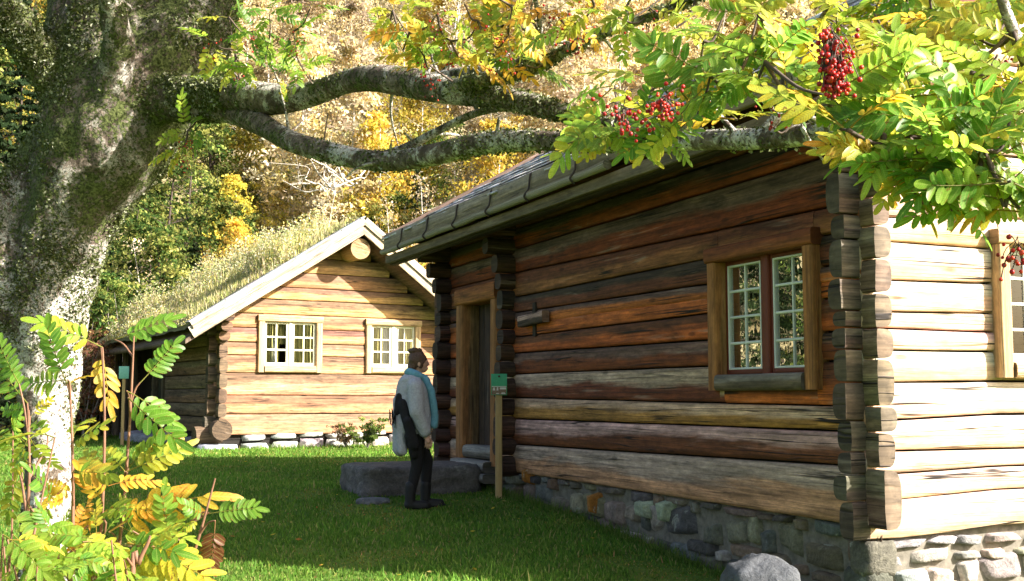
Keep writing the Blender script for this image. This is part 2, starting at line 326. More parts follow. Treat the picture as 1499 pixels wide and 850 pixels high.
def log(mb, wl, s0, s1, zb, zt, c1, c2, thick=.14, bulge=.05, wob=.012, back=True, ends=True, hew=.34):
    """one wall log from s0 to s1; zb/zt give its lower and upper edge as functions of s"""
    n = max(3, min(60, int((s1 - s0) / .14) + 2)); s = np.linspace(s0, s1, n); IDC[0] += 1; idn = IDC[0] * .731
    b = np.array([zb(x) for x in s]); t = np.array([zt(x) for x in s]); P = np.c_[s, np.full(n, idn), np.zeros(n)]
    b = b + .35 * wob * fbm(P, 1.3, 1) + .006; t = t + .35 * wob * fbm(P, 1.1, 8) - .006; h = np.maximum(t - b, .012)
    a = np.radians(K9); zz = np.sign(np.sin(a)) * np.abs(np.sin(a)) ** .8; dd = bulge * np.cos(a) ** hew - bulge
    prof = [(d, z) for d, z in zip(dd, zz)]
    if back:
        for q in np.radians(np.linspace(86, -86, 13)): prof.append((-bulge - (thick - bulge) * np.cos(q) ** .42, np.sign(np.sin(q)) * abs(np.sin(q)) ** .8 * .99))
    prof = np.array(prof); k = len(prof); zm = (t + b) / 2
    Z = zm[:, None] + .5 * h[:, None] * prof[None, :, 1]; D = np.broadcast_to(prof[None, :, 0], Z.shape).copy()
    S = np.broadcast_to(s[:, None], Z.shape); PP = np.stack([S * .8, Z * 2.0 + idn * 7, D * 0], -1)
    D[:, :17] += wob * fbm(PP, 1.2, 4)[:, :17] + .4 * wob * fbm(PP * [1, 5, 1], 2.0, 6)[:, :17]
    V = wl.Q(S, D, Z); G = np.zeros((n, k, 3)); G[..., 0] = S; G[..., 1] = Z; G[..., 2] = idn
    T = np.broadcast_to((prof[:, 1] * .5 + .5)[None], (n, k)).copy(); T[:, 17:] = .8 if back else 1
    flip = wl.side in 'bA'
    F = grid_faces(n, k, back)
    mb.add(V.reshape(-1, 3), [F if flip else F[:, ::-1]], c1, c2, T, G)
    if ends and back:
        for e in (0, n - 1):
            ring = V[e]; c = ring.mean(0) + wl.along() * (-.012 if e == 0 else .012); j = np.arange(k); f = np.c_[j, (j + 1) % k, np.full(k, k)]
            GG = np.zeros((k + 1, 3)); GG[:k, 0] = D[e] * .8; GG[:k, 1] = Z[e] * .4; GG[k, 1] = zm[e] * .4; GG[:, 2] = idn + 3
            ce = np.asarray(c1) * .5 + np.asarray(c2) * .35; mb.add(np.vstack([ring, c]), [f], ce, ce * .6, np.full(k + 1, .6), GG)
def log_run(mb, wl, s0, s1, zb, zt, c1, c2, openings=(), **kw):
    pieces = [(s0, s1, zb, zt)]
    for (o0, o1, z0, z1) in openings:
        new = []
        for (p0, p1, b, t) in pieces:
            m = (max(p0, o0) + min(p1, o1)) / 2
            if o1 <= p0 or o0 >= p1 or t(m) <= z0 or b(m) >= z1: new.append((p0, p1, b, t)); continue
            if o0 - p0 > .02: new.append((p0, o0, b, t))
            if b(m) < z0 - .02: new.append((max(p0, o0) + .002, min(p1, o1) - .002, b, (lambda x, t=t, z0=z0: min(t(x), z0))))
            if t(m) > z1 + .02: new.append((max(p0, o0) + .002, min(p1, o1) - .002, (lambda x, b=b, z1=z1: max(b(x), z1)), t))
            if p1 - o1 > .02: new.append((o1, p1, b, t))
        pieces = new
    for p in pieces: log(mb, wl, *p, c1, c2, **kw)
def lerpf(x0, y0, x1, y1): return lambda x: float(np.interp(x, [x0, x1], [y0, y1]))
def wbox(mb, wl, s0, s1, d0, d1, z0, z1, c1, c2=None, r=.12, wob=.002):
    """horizontal or vertical bar on a wall face"""
    if (z1 - z0) >= (s1 - s0): beam(mb, wl.Q((s0 + s1) / 2, (d0 + d1) / 2, z0), wl.Q((s0 + s1) / 2, (d0 + d1) / 2, z1), wl.along(), s1 - s0, d1 - d0, c1, c2, r, wob)
    else: beam(mb, wl.Q(s0, (d0 + d1) / 2, (z0 + z1) / 2), wl.Q(s1, (d0 + d1) / 2, (z0 + z1) / 2), wl.out(), d1 - d0, z1 - z0, c1, c2, r, wob)
def sheet(mb, wl, s0, s1, d, z0, z1, c=(.5, .5, .5)):
    V = np.array([wl.Q(s0, d, z0), wl.Q(s1, d, z0), wl.Q(s1, d, z1), wl.Q(s0, d, z1)]); mb.add(V, [[[0, 1, 2, 3]]], c)
def jit(c, k=.2): return np.asarray(c) * (1 + k * (R.random() * 2 - 1)) * (1 + .06 * R.standard_normal(3))
def cladding(mb, wl, s0, s1, zlo, zhi, d=.0, rows=(.16, .24), lens=(.22, .55), pal=(), depth=.05, ragged=.35):
    """rubble stones covering a strip of wall; zlo/zhi may be functions of s"""
    z = float(min(zlo(s0), zlo(s1))) - .15; top = float(max(zhi(s0), zhi(s1)))
    while z < top:
        h = R.uniform(*rows); s = s0 - R.random() * .2
        while s < s1:
            L = R.uniform(*lens); hh = h * R.uniform(.75, 1.25)
            zz = z + R.uniform(-.03, .03) * ragged; m = s + L / 2
            if zz < zhi(m) and zz + hh > zlo(m) - .1:
                a0 = max(s, s0 - .02) + .008; a1 = min(s + L, s1 + .02) - .008; z1 = min(zz + hh, zhi(m)) - .008
                if a1 - a0 > .05 and z1 - zz > .04: stone(mb, wl, a0, a1, zz + .008, z1, d, depth * R.uniform(.7, 1.5), jit(pal[R.integers(len(pal))], .3))
            s += L
        z += h
def stone(mb, wl, s0, s1, z0, z1, d, depth, c, n=7):
    IDC[0] += 1; q = IDC[0] * 1.37; c0 = R.uniform(-1, 1, (4, 2)) * [min(.08, (s1 - s0) * .22), min(.05, (z1 - z0) * .22)]
    u = np.linspace(0, 1, n); U, V_ = np.meshgrid(u, u, indexing='ij')
    A = np.array([s0, z0]) + c0[0]; B = np.array([s1, z0]) + c0[1]; C = np.array([s1, z1]) + c0[2]; D = np.array([s0, z1]) + c0[3]
    P = (1 - U)[..., None] * ((1 - V_)[..., None] * A + V_[..., None] * D) + U[..., None] * ((1 - V_)[..., None] * B + V_[..., None] * C)
    e = np.minimum(np.minimum(U, 1 - U), np.minimum(V_, 1 - V_)) * 2; pil = np.clip(e * 7, 0, 1) ** .7
    cen = P.mean((0, 1)); rr = 1 - .07 * (np.abs(U - .5) * np.abs(V_ - .5) * 4); P = cen + (P - cen) * rr[..., None]
    NN = np.stack([P[..., 0] * 5 + q, P[..., 1] * 5, 0 * U], -1); P = P + .012 * np.stack([fbm(NN, 1.5, 2), fbm(NN, 1.5, 5)], -1)
    dd = d - .06 + (.06 + depth) * pil + .034 * fbm(NN, 1.1, 3) * pil
    W = wl.Q(P[..., 0], dd, P[..., 1]); F = grid_faces(n, n)
    mb.add(W.reshape(-1, 3), [F], c, c)
def glass_window(root, wl, s0, s1, z0, z1, cw, casing, casing2, sash, muntin, rows, cols, leaves=2, M=None, mull=.05, proud=.05, glass_d=-.05, lower=None, sashw=.045, mw=.018, curtain=None, bead=True):
    mb = MB()
    wbox(mb, wl, s0, s0 + cw, -.08, proud, z0 + .004, z1 - cw - .003, *casing, r=.18); wbox(mb, wl, s1 - cw, s1, -.08, proud, z0 + .004, z1 - cw - .003, *casing, r=.18)
    wbox(mb, wl, s0 - .012, s1 + .012, -.08, proud + .014, z1 - cw, z1, *casing2, r=.18)
    win = mb.build('window', M_board, root, True)
    sm = MB(); wbox(sm, wl, s0 + cw + .003, s1 - cw - .003, -.08, proud + .02, z0, z0 + cw * 1.05, *(lower or casing), r=.25); sm.build('sill', M_board, win, True)
    i0, i1, j0, j1 = s0 + cw, s1 - cw, z0 + cw * 1.05, z1 - cw; g = glass_d
    wm = (i1 - i0 - mull) / leaves if leaves == 2 else (i1 - i0)
    sm = MB(); gl = MB()
    if leaves == 2: wbox(sm, wl, (i0 + i1) / 2 - mull / 2, (i0 + i1) / 2 + mull / 2, g - .03, g + .045, j0, j1, *sash, r=.2)
    for l in range(leaves):
        a0 = i0 + l * (wm + mull); a1 = a0 + wm; mu = MB()
        for (x0, x1) in ((a0, a0 + sashw), (a1 - sashw, a1)): wbox(sm, wl, x0, x1, g - .02, g + .022, j0, j1, *sash, r=.2)
        for (y0, y1) in ((j0, j0 + sashw * 1.2), (j1 - sashw, j1)): wbox(sm, wl, a0 + sashw, a1 - sashw, g - .019, g + .020, y0, y1, *sash, r=.2)
        b0, b1, h0, h1 = a0 + sashw, a1 - sashw, j0 + sashw * 1.2, j1 - sashw
        if bead:
            for x in (b0 + mw * .35, b1 - mw * .35): wbox(mu, wl, x - mw * .5, x + mw * .5, g - .010, g + .0235, h0, h1, *muntin, r=.25, wob=0)
            for y in (h0 + mw * .35, h1 - mw * .35): wbox(mu, wl, b0, b1, g - .009, g + .0225, y - mw * .5, y + mw * .5, *muntin, r=.25, wob=0)
        for c in range(1, cols): x = b0 + (b1 - b0) * c / cols; wbox(mu, wl, x - mw / 2, x + mw / 2, g - .011, g + .012, h0, h1, *muntin, r=.3, wob=0)
        for r_ in range(1, rows): y = h0 + (h1 - h0) * r_ / rows; wbox(mu, wl, b0, b1, g - .012, g + .014, y - mw * .65, y + mw * .65, *muntin, r=.3, wob=0)
        mu.build('muntin', M_paint, win, True)
        sheet(gl, wl, a0 + .01, a1 - .01, g, j0 + .01, j1 - .01)
    sm.build('sash', M_paint, win, True); gl.build('pane', M or M_glass, win)
    if curtain:
        for (x0, x1, y0, y1, dep, cm_) in curtain:
            cm = MB(); n = 40; x = np.linspace(0, 1, n); zz = np.linspace(0, 1, 9); X, Z = np.meshgrid(x, zz, indexing='ij'); D = -.06 - dep + .025 * np.sin(X * 38 + 1.3 * np.sin(Z * 3)) + .012 * np.sin(X * 17)
            cm.add(wl.Q(i0 + (i1 - i0) * (x0 + (x1 - x0) * X), D, j0 + (j1 - j0) * (y0 + (y1 - y0) * Z)).reshape(-1, 3), [grid_faces(n, 9)], (.8, .8, .7)); cm.build('curtain', cm_, win, True)
    return win

# ================================================================== the large cabin on the right
CB = Frame((2.416, 8, 0), (.919, .395, 0), (-.395, .919, 0)); SH = Wall(CB, 'a'); GA = Wall(CB, 'b'); BL = 8.45; BW = 7.6
cabin = thing('log_cabin', CB.O, 'large dark brown log cabin on a stone foundation with a slate roof and corner window', 'cabin')
bl = [3.33, 3.096, 2.855, 2.576, 2.289, 2.106, 1.822, 1.632, 1.389, 1.114, .872, .577, .251]
br = [3.32, 3.094, 2.874, 2.496, 2.298, 2.071, 1.835, 1.594, 1.384, 1.062, .887, .645, .234]
fz = [lerpf(.35, r_, 5.9, l_) for l_, r_ in zip(bl, br)]
W_ = WOODS
tone = [('dgrey', 'brown'), ('dgrey', 'red'), ('bgrey', 'red'), ('brown', 'tan'), ('dgrey', 'brown'), ('bgrey', 'orange'), ('brown', 'orange'), ('bgrey', 'rbrown'), ('lgrey', 'brown'), ('lgrey', 'yellow'), ('lgrey', 'brown'), ('lgrey', 'beige')]
win_o = (.5, 1.77, 1.22, 2.31); door_o = (6.50, 7.66, .28, 2.46)
mb = MB(); OP = [win_o, door_o]
for i, (a, b) in enumerate(tone):
    c1, c2 = jit(W_[a], .12), jit(W_[b], .12); s0 = -.15 + R.uniform(-.03, .03)
    zb = fz[i + 1]; zt = fz[i]
    if i == 8:   # the pale log runs only to just past the window; a reddish one continues under the sill
        log_run(mb, SH, 1.70, BL + .15, zb, zt, c1, c2, OP); log_run(mb, SH, 0.0, 1.695, zb, zt, W_['brown'], W_['orange'], OP); continue
    if i == 5: log_run(mb, SH, 0.0, BL + .15, zb, lambda x, zb=zb, zt=zt: zb(x) + .53 * (zt(x) - zb(x)), W_['orange'], W_['orange'], OP, bulge=.02); log_run(mb, SH, .0, BL + .15, lambda x, zb=zb, zt=zt: zb(x) + .45 * (zt(x) - zb(x)), zt, c1, c2, OP); continue
    log_run(mb, SH, .0, BL + .15 + R.uniform(-.03, .03), zb, zt, c1, c2, OP, bulge=.045 if i < 8 else .06)
for zz in np.arange(3.33, 3.5, .2): log_run(mb, SH, -.15, BL + .15, lambda x: 3.34, lambda x: 3.56, W_['dgrey'], W_['brown'])
# plug and bracket on the wall
beam(mb, SH.Q(5.72, .06, 1.975), SH.Q(5.05, .06, 2.0), SH.out(), .09, .13, W_['lgrey'], W_['dgrey'], .2, .006)
wbox(mb, SH, 5.42, 5.50, -.06, .018, 1.80, 2.18, W_['dark'])
mb.build('side_wall', M_log, cabin, True)
mb = MB()
for i in range(12): log(mb, SH, -.155 + R.uniform(-.035, .03), .02, fz[i + 1], fz[i], jit((.20, .15, .105), .22), jit((.17, .115, .07), .22), bulge=.02, hew=.3)
mb.build('log_end_stack', M_log, cabin, True)
# gable wall
gz = [2.42, 2.216, 1.95, 1.729, 1.601, 1.454, 1.235, .978, .753, .61, .433, .172]; gl_ = [2.39, 2.217, 1.943, 1.72, 1.603, 1.453, 1.228, .966, .753, .599, .42, .152]; gr_ = [2.45, 2.214, 1.957, 1.737, 1.598, 1.457, 1.242, 1.0, .753, .627, .46, .2]
gup = list(np.arange(5.75, 2.45, -.236)); GLf = [lerpf(.3, z, 1.2, z) for z in gup] + [lerpf(.3, a, 1.2, b) for a, b in zip(gl_, gr_)]
mb = MB(); gw = (1.28, 2.40, 1.36, 2.26)
for i in range(len(GLf) - 1):
    zt, zb = GLf[i], GLf[i + 1]; s0 = .0; s1 = BW + .14; zm = zt(0)
    if zm > 3.3: s0 = (zm - 3.40) / .577; s1 = BW - s0
    if s1 - s0 < .3: continue
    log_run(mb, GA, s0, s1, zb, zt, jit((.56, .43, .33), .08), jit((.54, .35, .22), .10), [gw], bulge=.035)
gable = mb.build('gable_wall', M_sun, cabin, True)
mb = MB()
for i in range(len(GLf) - 1):   # the gable logs run on past the corner as grey weathered ends
    if GLf[i](0) < 3.35: log(mb, GA, -.15 + R.uniform(-.04, .03), .02, GLf[i + 1], GLf[i], jit((.115, .09, .065), .2), jit((.085, .06, .04), .2), bulge=.02, hew=.3)
mb.build('log_end_stack', M_log, cabin, True)
# short log ends of the two cross walls beside the door, stepping out under the eave
for bc, top in ((6.12, 3.3), (8.28, 3.3)):
    mb = MB(); z = .12 if bc > 7 else .2; i = 0
    while z < 3.22:
        h = R.uniform(.17, .26); pr = .17 + R.uniform(-.03, .04)
        if z > 2.45: pr = .2 + .42 * ((z - 2.45) / .75) ** 1.4
        c = jit(W_['dgrey'], .25) * 1.15; zc = z + h / 2; o = R.uniform(-.02, .02)
        beam(mb, CB.W(.10, bc + o, zc), CB.W(-pr, bc + o, zc), CB.u, .19 + R.uniform(-.02, .02), h - .012, c, c * np.array([1.1, .9, .75]), .35, .006, seg=6)
        z += h
    mb.build('log_end_stack', M_log, cabin, True)
# far gable, right eave wall
mb = MB(); WB = Wall(CB, 'B', BL); WA = Wall(CB, 'A', BW)
for z in np.arange(.15, 5.6, .24):
    s0, s1 = (-.14, BW + .14) if z < 3.2 else ((z - 3.16) / .577, BW - (z - 3.16) / .577)
    if s1 - s0 > .3: log(mb, WB, s0, s1, lambda x, z=z: z, lambda x, z=z: z + .24, W_['grey'], W_['brown'])
    if z < 3.3: log(mb, WA, -.14, BL + .14, lambda x, z=z: z + .1, lambda x, z=z: z + .34, W_['grey'], W_['brown'])
mb.build('rear_wall', M_log, cabin, True)
mb = MB()
for wl, s0, s1 in ((Wall(CB, 'a', .11), .0, BL), (Wall(CB, 'b', .11), .1, BW - .1), (Wall(CB, 'B', BL - .11), .1, BW - .1), (Wall(CB, 'A', BW - .11), .0, BL)):
    for a0, a1, z0, z1 in (([(s0, .5, -.3, 3.4), (1.77, 6.5, -.3, 3.4), (7.66, s1, -.3, 3.4), (.5, 1.77, -.3, 1.22), (.5, 1.77, 2.31, 3.4), (6.5, 7.66, -.3, .28), (6.5, 7.66, 2.46, 3.4)]) if wl.side == 'a' else [(s0, gw[0], -.3, 3.4), (2.40, s1, -.3, 3.4), (gw[0], 2.40, -.3, 1.36), (gw[0], 2.40, 2.26, 3.4)] if wl.side == 'b' else [(s0, s1, -.3, 3.4)]):
        sheet(mb, wl, a0, a1, 0, z0, z1)
for z in (.3, 3.35): V = CB.W(np.array([.1, BW - .1, BW - .1, .1]), np.array([.1, .1, BL - .1, BL - .1]), z); mb.add(V, [[[0, 1, 2, 3]]])
mb.build('dark_backing', M_dark, cabin)  # added near-black box behind the logs, blocks light and keeps the rooms dark
# windows
glass_window(cabin, SH, .44, 1.84, 1.175, 2.36, .125, (W_['orange'] * np.array(.8) if 0 else (.30, .125, .04), (.32, .165, .06)), ((.20, .055, .018), (.21, .065, .02)), ((.13, .024, .01), (.12, .026, .01)), ((.62, .64, .60), (.62, .64, .60)), 4, 2, lower=((.20, .17, .14), (.13, .095, .06)), proud=.075, glass_d=-.055, mull=.095, sashw=.035, mw=.017)
glass_window(cabin, GA, 1.20, 2.50, 1.262, 2.352, .11, ((.52, .36, .20), (.50, .32, .16)), ((.52, .36, .20), (.50, .32, .16)), ((.62, .60, .55), (.6, .6, .55)), ((.72, .72, .68), (.72, .72, .68)), 4, 2, proud=.08, glass_d=-.05, mull=.07, M=M_glass2)
# door
mb = MB(); n = 5; x0, x1 = 6.62, 7.56
for i in range(n):
    a0 = x0 + (x1 - x0) * i / n; c = [(.055, .035, .022), (.05, .03, .02), (.13, .035, .018), (.075, .03, .018), (.05, .03, .02)][::-1][i]
    wbox(mb, SH, a0 + .003, a0 + (x1 - x0) / n - .003, -.20, -.155, .52, 2.40, jit(c, .1), jit(c, .1), r=.12)
door = mb.build('door', M_log, cabin, True)
mb = MB(); wbox(mb, SH, 6.74, 6.77, -.155, -.10, 1.28, 1.42, (.05, .04, .035)); wbox(mb, SH, 6.70, 6.86, -.156, -.142, 1.33, 1.36, (.05, .04, .035)); mb.build('handle', M_iron, door, True)
mb = MB()
oc = ((.28, .12, .04), (.20, .125, .06)); oc2 = ((.30, .10, .03), (.33, .12, .035))
wbox(mb, SH, 7.58, 7.80, -.2, .085, .30, 2.30, *oc, r=.2); wbox(mb, SH, 6.44, 6.62, -.2, .085, .30, 2.30, *oc, r=.2); wbox(mb, SH, 6.44, 7.80, -.2, .10, 2.30, 2.52, *oc2, r=.2)
mb.build('door_frame', M_board, cabin, True)
mb = MB()
for k, (z0, z1, d) in enumerate(((.36, .53, .06), (.22, .36, .20), (.10, .22, .22))): wbox(mb, SH, 6.60 - .06 * k, 7.60 + .06 * k, -.2, d, z0, z1 - .01, W_['lgrey'] * np.array(.6) if 0 else (.22, .20, .175), (.12, .10, .08), r=.3, wob=.008)
mb.build('threshold', M_board, cabin, True)
# foundation
mb = MB(); pal = [(.13, .112, .09), (.085, .075, .064), (.175, .145, .11), (.13, .09, .06), (.19, .165, .13), (.07, .064, .06), (.15, .118, .08), (.23, .205, .16), (.10, .105, .10)]
zlo = lambda s: float(ground(*SH.Q(s, .1, 0)[:2])) - .1
cladding(mb, SH, .05, 5.95, zlo, lambda s: fz[12](s) + .01, -.06, (.10, .27), (.14, .6), pal, .03, 1.4)
for s, z in ((5.66, .13), (4.02, -.04)): stone(mb, SH, s, s + .10, z, z + .19, -.03, .07, (.30, .12, .02))
for s, z, c in ((2.62, .06, (.30, .34, .23)), (2.95, .08, (.27, .30, .21))): stone(mb, SH, s, s + .2, z - .06, z + .13, -.03, .065, c)
cladding(mb, SH, 5.95, BL, zlo, lambda s: .26, -.03, (.16, .24), (.25, .5), pal)
pal2 = [(.34, .29, .24), (.30, .27, .25), (.38, .31, .25), (.27, .27, .28), (.36, .28, .23), (.22, .20, .18)]
cladding(mb, GA, .12, BW, lambda s: -.7, lambda s: .15, -.05, (.09, .17), (.16, .5), pal2, .022, .35)
for z, hx, hy in ((-.62, .13, .17), (-.40, .16, .12), (-.17, .12, .15), (.03, .14, .11)):   # corner stones
    V, Fs = ellips((0, 0, 0), (1, 1, 1), 28, 16); d_ = unit(V); q_ = d_ / np.abs(d_).max(1, keepdims=True) * .8 + d_ * .2; q_ = q_ * (1 + .10 * fbm(d_, 2.2, int(90 + z * 50))[:, None]); q_ = CB.W(hx * .86 + q_[:, 0] * hx, hy * .86 + q_[:, 1] * hy, z + q_[:, 2] * .125); mb.add(q_, Fs, jit((.10, .088, .066), .25))
mb.build('foundation', M_stone, cabin, True)
mb = MB()
for wl, L, dd in ((SH, BL, -.065), (GA, BW, -.055), (Wall(CB, 'B', BL), BW, .0), (Wall(CB, 'A', BW), BL, .0)):
    n = 80; s = np.linspace(0, L, n); zz = np.linspace(-.9, .34 if wl.side != 'b' else .2, 8); S, Z = np.meshgrid(s, zz, indexing='ij'); D = dd - .022 + .012 * fbm(np.stack([S * 3, Z * 3, 0 * S], -1), 1.5, 2)
    mb.add(wl.Q(S, D, Z).reshape(-1, 3), [grid_faces(n, 8)], (.3, .3, .27))
mb.build('mortar', M_mortar, cabin, True)
# roof: slab, slates, eave boards, pole and iron hooks
SL = .577; OV = .60; b0, b1 = -.62, 9.20
zr = lambda a: 3.37 + SL * (min(a, BW - a) + OV)
mb = MB()
for sgn in (0, 1):
    for (t0, t1, mt) in ((-.17, -.05, 0),):
        A = np.array([-OV, BW / 2]) if sgn == 0 else np.array([BW + OV, BW / 2])
        n = 24; B = np.linspace(b0, b1, n); P = []
        for a in A:
            for tz in (t0, t1): P.append((a, zr(a) + tz))
        order = [0, 1, 3, 2]; prof = [P[i] for i in order]
        V = np.concatenate([CB.W(np.full(4, 0) + [p[0] for p in prof], np.full(4, b), [p[1] for p in prof]) for b in B])
        IDC[0] += 1; mb.add(V, [grid_faces(n, 4, True), [[0, 1, 2, 3]], [[(n - 1) * 4 + k for k in (3, 2, 1, 0)]]], W_['dark'], W_['brown'], np.full(n * 4, .5), np.c_[np.repeat(B, 4), np.tile([p[0] for p in prof], n), np.full(n * 4, IDC[0] * .7)])
roof = mb.build('roof', M_board, cabin)
mb = MB(); th = math.atan(SL); ca, sa = math.cos(th), math.sin(th); rows = 13; run = (BW / 2 + OV + .02) / ca
for sgn in (0, 1):
    for r_ in range(rows):
        s0 = run * r_ / rows - .07; b = b0 - .03
        while b < b1:
            wdt = R.uniform(.24, .42) if r_ else R.uniform(.2, .36); l0 = s0 + R.uniform(-.025, .02) - (.05 * R.random() if r_ == 0 else 0); l1 = s0 + run / rows + .09; tk = .016 + .006 * (r_ == 0); be = min(b + wdt, b1 + .03) - .006
            c = jit((.46, .45, .47), .15); V = []
            for (l, bb, tz) in ((l0, b, 0), (l0, be, 0), (l1, be, 0), (l1, b, 0), (l0 + .008, b + .004, 1), (l0 + .008, be - .004, 1), (l1, be - .004, 1), (l1, b + .004, 1)):
                lift = -.045 + .03 * (1 - (l - s0) / (run / rows)) + tz * tk + .004 * R.standard_normal()
                a = -OV + l * ca - lift * sa; z = zr(-OV) + l * sa + lift * ca; a = a if sgn == 0 else BW - a; V.append(CB.W(a, bb, z))
            mb.add(V, [[[0, 3, 2, 1], [4, 5, 6, 7], [0, 1, 5, 4], [1, 2, 6, 5], [2, 3, 7, 6], [3, 0, 4, 7]]], c); b += wdt
mb.build('slates', M_slate, cabin)
mb = MB()
mg, yg = (.29, .235, .175), (.17, .12, .07)
beam(mb, CB.W(-OV - .05, b0 + .05, 3.27), CB.W(-OV - .05, b1 - .12, 3.27), CB.v, .05, .20, mg, (.21, .165, .105), .2, .010, seg=60, wscale=3)
beam(mb, CB.W(-OV + .005, b0 + .02, 3.03), CB.W(-OV + .005, b1 - .05, 3.03), CB.v, .06, .11, yg, (.13, .10, .065), .2, .006, seg=60)
beam(mb, CB.W(-OV + .09, b0 + .02, 2.985), CB.W(-OV + .09, b1 - .05, 2.985), CB.v, .10, .05, W_['dgrey'], W_['dark'], .2, .006, seg=60)
mb.build('eave_board', M_board, cabin, True)
mb = MB(); tube(mb, CB.W(np.full(18, -OV - .085), np.linspace(2.42, b1 - .1, 18), 3.13 + .006 * R.standard_normal(18)), .042 + .004 * R.standard_normal(18), (.33, .29, .22), 12, 4, .006, c2=(.19, .15, .07)); mb.build('eave_pole', M_board, cabin, True)
for b in np.arange(-.1, 9.2, 1.04):
    mb = MB(); tube(mb, [CB.W(-OV - .03, b, 3.37), CB.W(-OV - .085, b, 3.34), CB.W(-OV - .10, b + .01, 3.20), CB.W(-OV - .145, b + .02, 3.12), CB.W(-OV - .10, b + .02, 3.07)], [.011] * 5, (.05, .04, .03), 6, 4); mb.build('iron_hook', M_iron, cabin, True)
for be, sg in ((b0, 0), (b1, 0), (b0, 1), (b1, 1)):
    mb = MB(); A0, A1 = (-OV, BW / 2) if not sg else (BW + OV, BW / 2); beam(mb, CB.W(A0, be - .018 if be < 0 else be + .018, zr(A0) - .10), CB.W(A1, be - .018 if be < 0 else be + .018, zr(A1) - .10), CB.u, .03, .24, W_['grey'], W_['brown'], .15, .006)
    mb.build('barge_board', M_board, cabin, True)

# ================================================================== the small turf-roofed cabin on the left
C2 = Frame((-6.35, 25, 0), (.866, .5, 0), (-.5, .866, 0)); G2 = Wall(C2, 'b'); S2 = Wall(C2, 'a'); W2, L2 = 6.15, 8.6; AP = 3.06
cab2 = thing('turf_cabin', C2.O, 'smaller sunlit log cabin with a grass turf roof, behind the person', 'cabin')
PL, PR = .645, .75; ZA = 5.1; OV2 = .75
zroof = lambda a: ZA - (PL * (AP - a) if a < AP else PR * (a - AP))          # top edge of the barge boards
lv = [4.62, 4.25, 3.9, 3.56, 3.28, 2.95, 2.63, 2.31, 2.03, 1.64, 1.16, .75, .30]; mb = MB()
wins2 = [(1.02, 2.27, 1.75, 2.82), (3.55, 4.72, 1.75, 2.82)]
for i in range(len(lv) - 1):
    zt, zb = lv[i], lv[i + 1]; s0, s1 = -.02 + R.uniform(-.03, .03), W2 + .2
    lim = (zb + zt) / 2 + .30
    if lim > zroof(0) - .1: s0 = max(s0, AP - (ZA - lim) / PL)
    if lim > zroof(W2) - .1: s1 = min(s1, AP + (ZA - lim) / PR)
    tl = .03 * R.standard_normal()
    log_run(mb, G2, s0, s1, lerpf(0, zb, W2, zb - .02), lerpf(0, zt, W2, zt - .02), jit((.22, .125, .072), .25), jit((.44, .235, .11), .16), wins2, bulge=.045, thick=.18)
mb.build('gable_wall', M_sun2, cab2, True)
mb = MB(); z = .33; i = 0
while z < 2.75:
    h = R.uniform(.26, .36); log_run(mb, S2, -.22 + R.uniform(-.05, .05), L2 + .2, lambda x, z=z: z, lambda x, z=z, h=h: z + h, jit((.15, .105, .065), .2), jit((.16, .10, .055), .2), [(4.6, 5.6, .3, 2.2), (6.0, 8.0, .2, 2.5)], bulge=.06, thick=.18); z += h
mb.build('side_wall', M_log, cab2, True)
mb = MB(); z = .42
while z < 2.6:
    h = R.uniform(.26, .38); pr = .2 + R.uniform(-.05, .05); c = jit((.10, .07, .045), .2)
    beam(mb, C2.W(.1, .09, z + h / 2), C2.W(-pr, .09, z + h / 2), C2.u, .2, h - .02, c, c, .35, .008, seg=5); z += h
for p0, p1, r_ in (((.15, .1, .30), (-.42, .1, .28), .21), ((.06, .4, .42), (.06, -.34, .42), .22)):
    tube(mb, [C2.W(*p0), C2.W(*(np.array(p0) * .5 + np.array(p1) * .5)), C2.W(*p1)], [r_] * 3, (.13, .085, .05), 14, 4, .012)
for k, pr in enumerate((.30, .46, .60)): beam(mb, C2.W(.08, .5, 2.42 + .2 * k), C2.W(.08, -pr, 2.42 + .2 * k), C2.v, .24, .19, (.2, .12, .07), (.24, .13, .07), .35, .008, seg=6)
mb.build('log_end_stack', M_log, cab2, True)
mb = MB()
for z in np.arange(.3, 4.5, .3):
    m0, m1 = (0, W2) if z < 2.5 else (AP - (ZA - z - .4) / PL, AP + (ZA - z - .4) / PR)
    if m1 - m0 > .2: log(mb, Wall(C2, 'B', L2), max(m0, 0), min(m1, W2), lambda x, z=z: z, lambda x, z=z: z + .3, W_['grey'], W_['brown'])
    if z < 2.5: log(mb, Wall(C2, 'A', W2), -.2, L2 + .2, lambda x, z=z: z, lambda x, z=z: z + .3, W_['grey'], W_['brown'])
mb.build('rear_wall', M_log, cab2, True)
mb = MB()
for sd, off, s1 in (('a', .14, L2), ('A', W2 - .14, L2), ('B', L2 - .14, W2)): sheet(mb, Wall(C2, sd, off), .1, s1 - .1, 0, -.1, 2.7)
for a0, a1, z0, z1 in ((.1, 1.02, -.1, 2.7), (2.27, 3.55, -.1, 2.7), (4.72, 6.0, -.1, 2.7), (1.02, 2.27, -.1, 1.75), (3.55, 4.72, -.1, 1.75), (1.02, 4.72, 2.82, 2.83)): sheet(mb, Wall(C2, 'b', .14), a0, a1, 0, z0, z1)
V = C2.W(np.array([.1, W2 - .1, W2 - .1, .1]), np.array([.1, .1, L2 - .1, L2 - .1]), 2.84); mb.add(V, [[[0, 1, 2, 3]]]); V = C2.W(np.array([.1, W2 - .1, W2 - .1, .1]), np.array([.1, .1, L2 - .1, L2 - .1]), .2); mb.add(V, [[[0, 1, 2, 3]]])
mb.build('dark_backing', M_dark, cab2)  # added dark sheets inside the logs to keep light out
sunc = ((.50, .33, .17), (.52, .35, .19)); wh = ((.66, .64, .50), (.66, .64, .50))
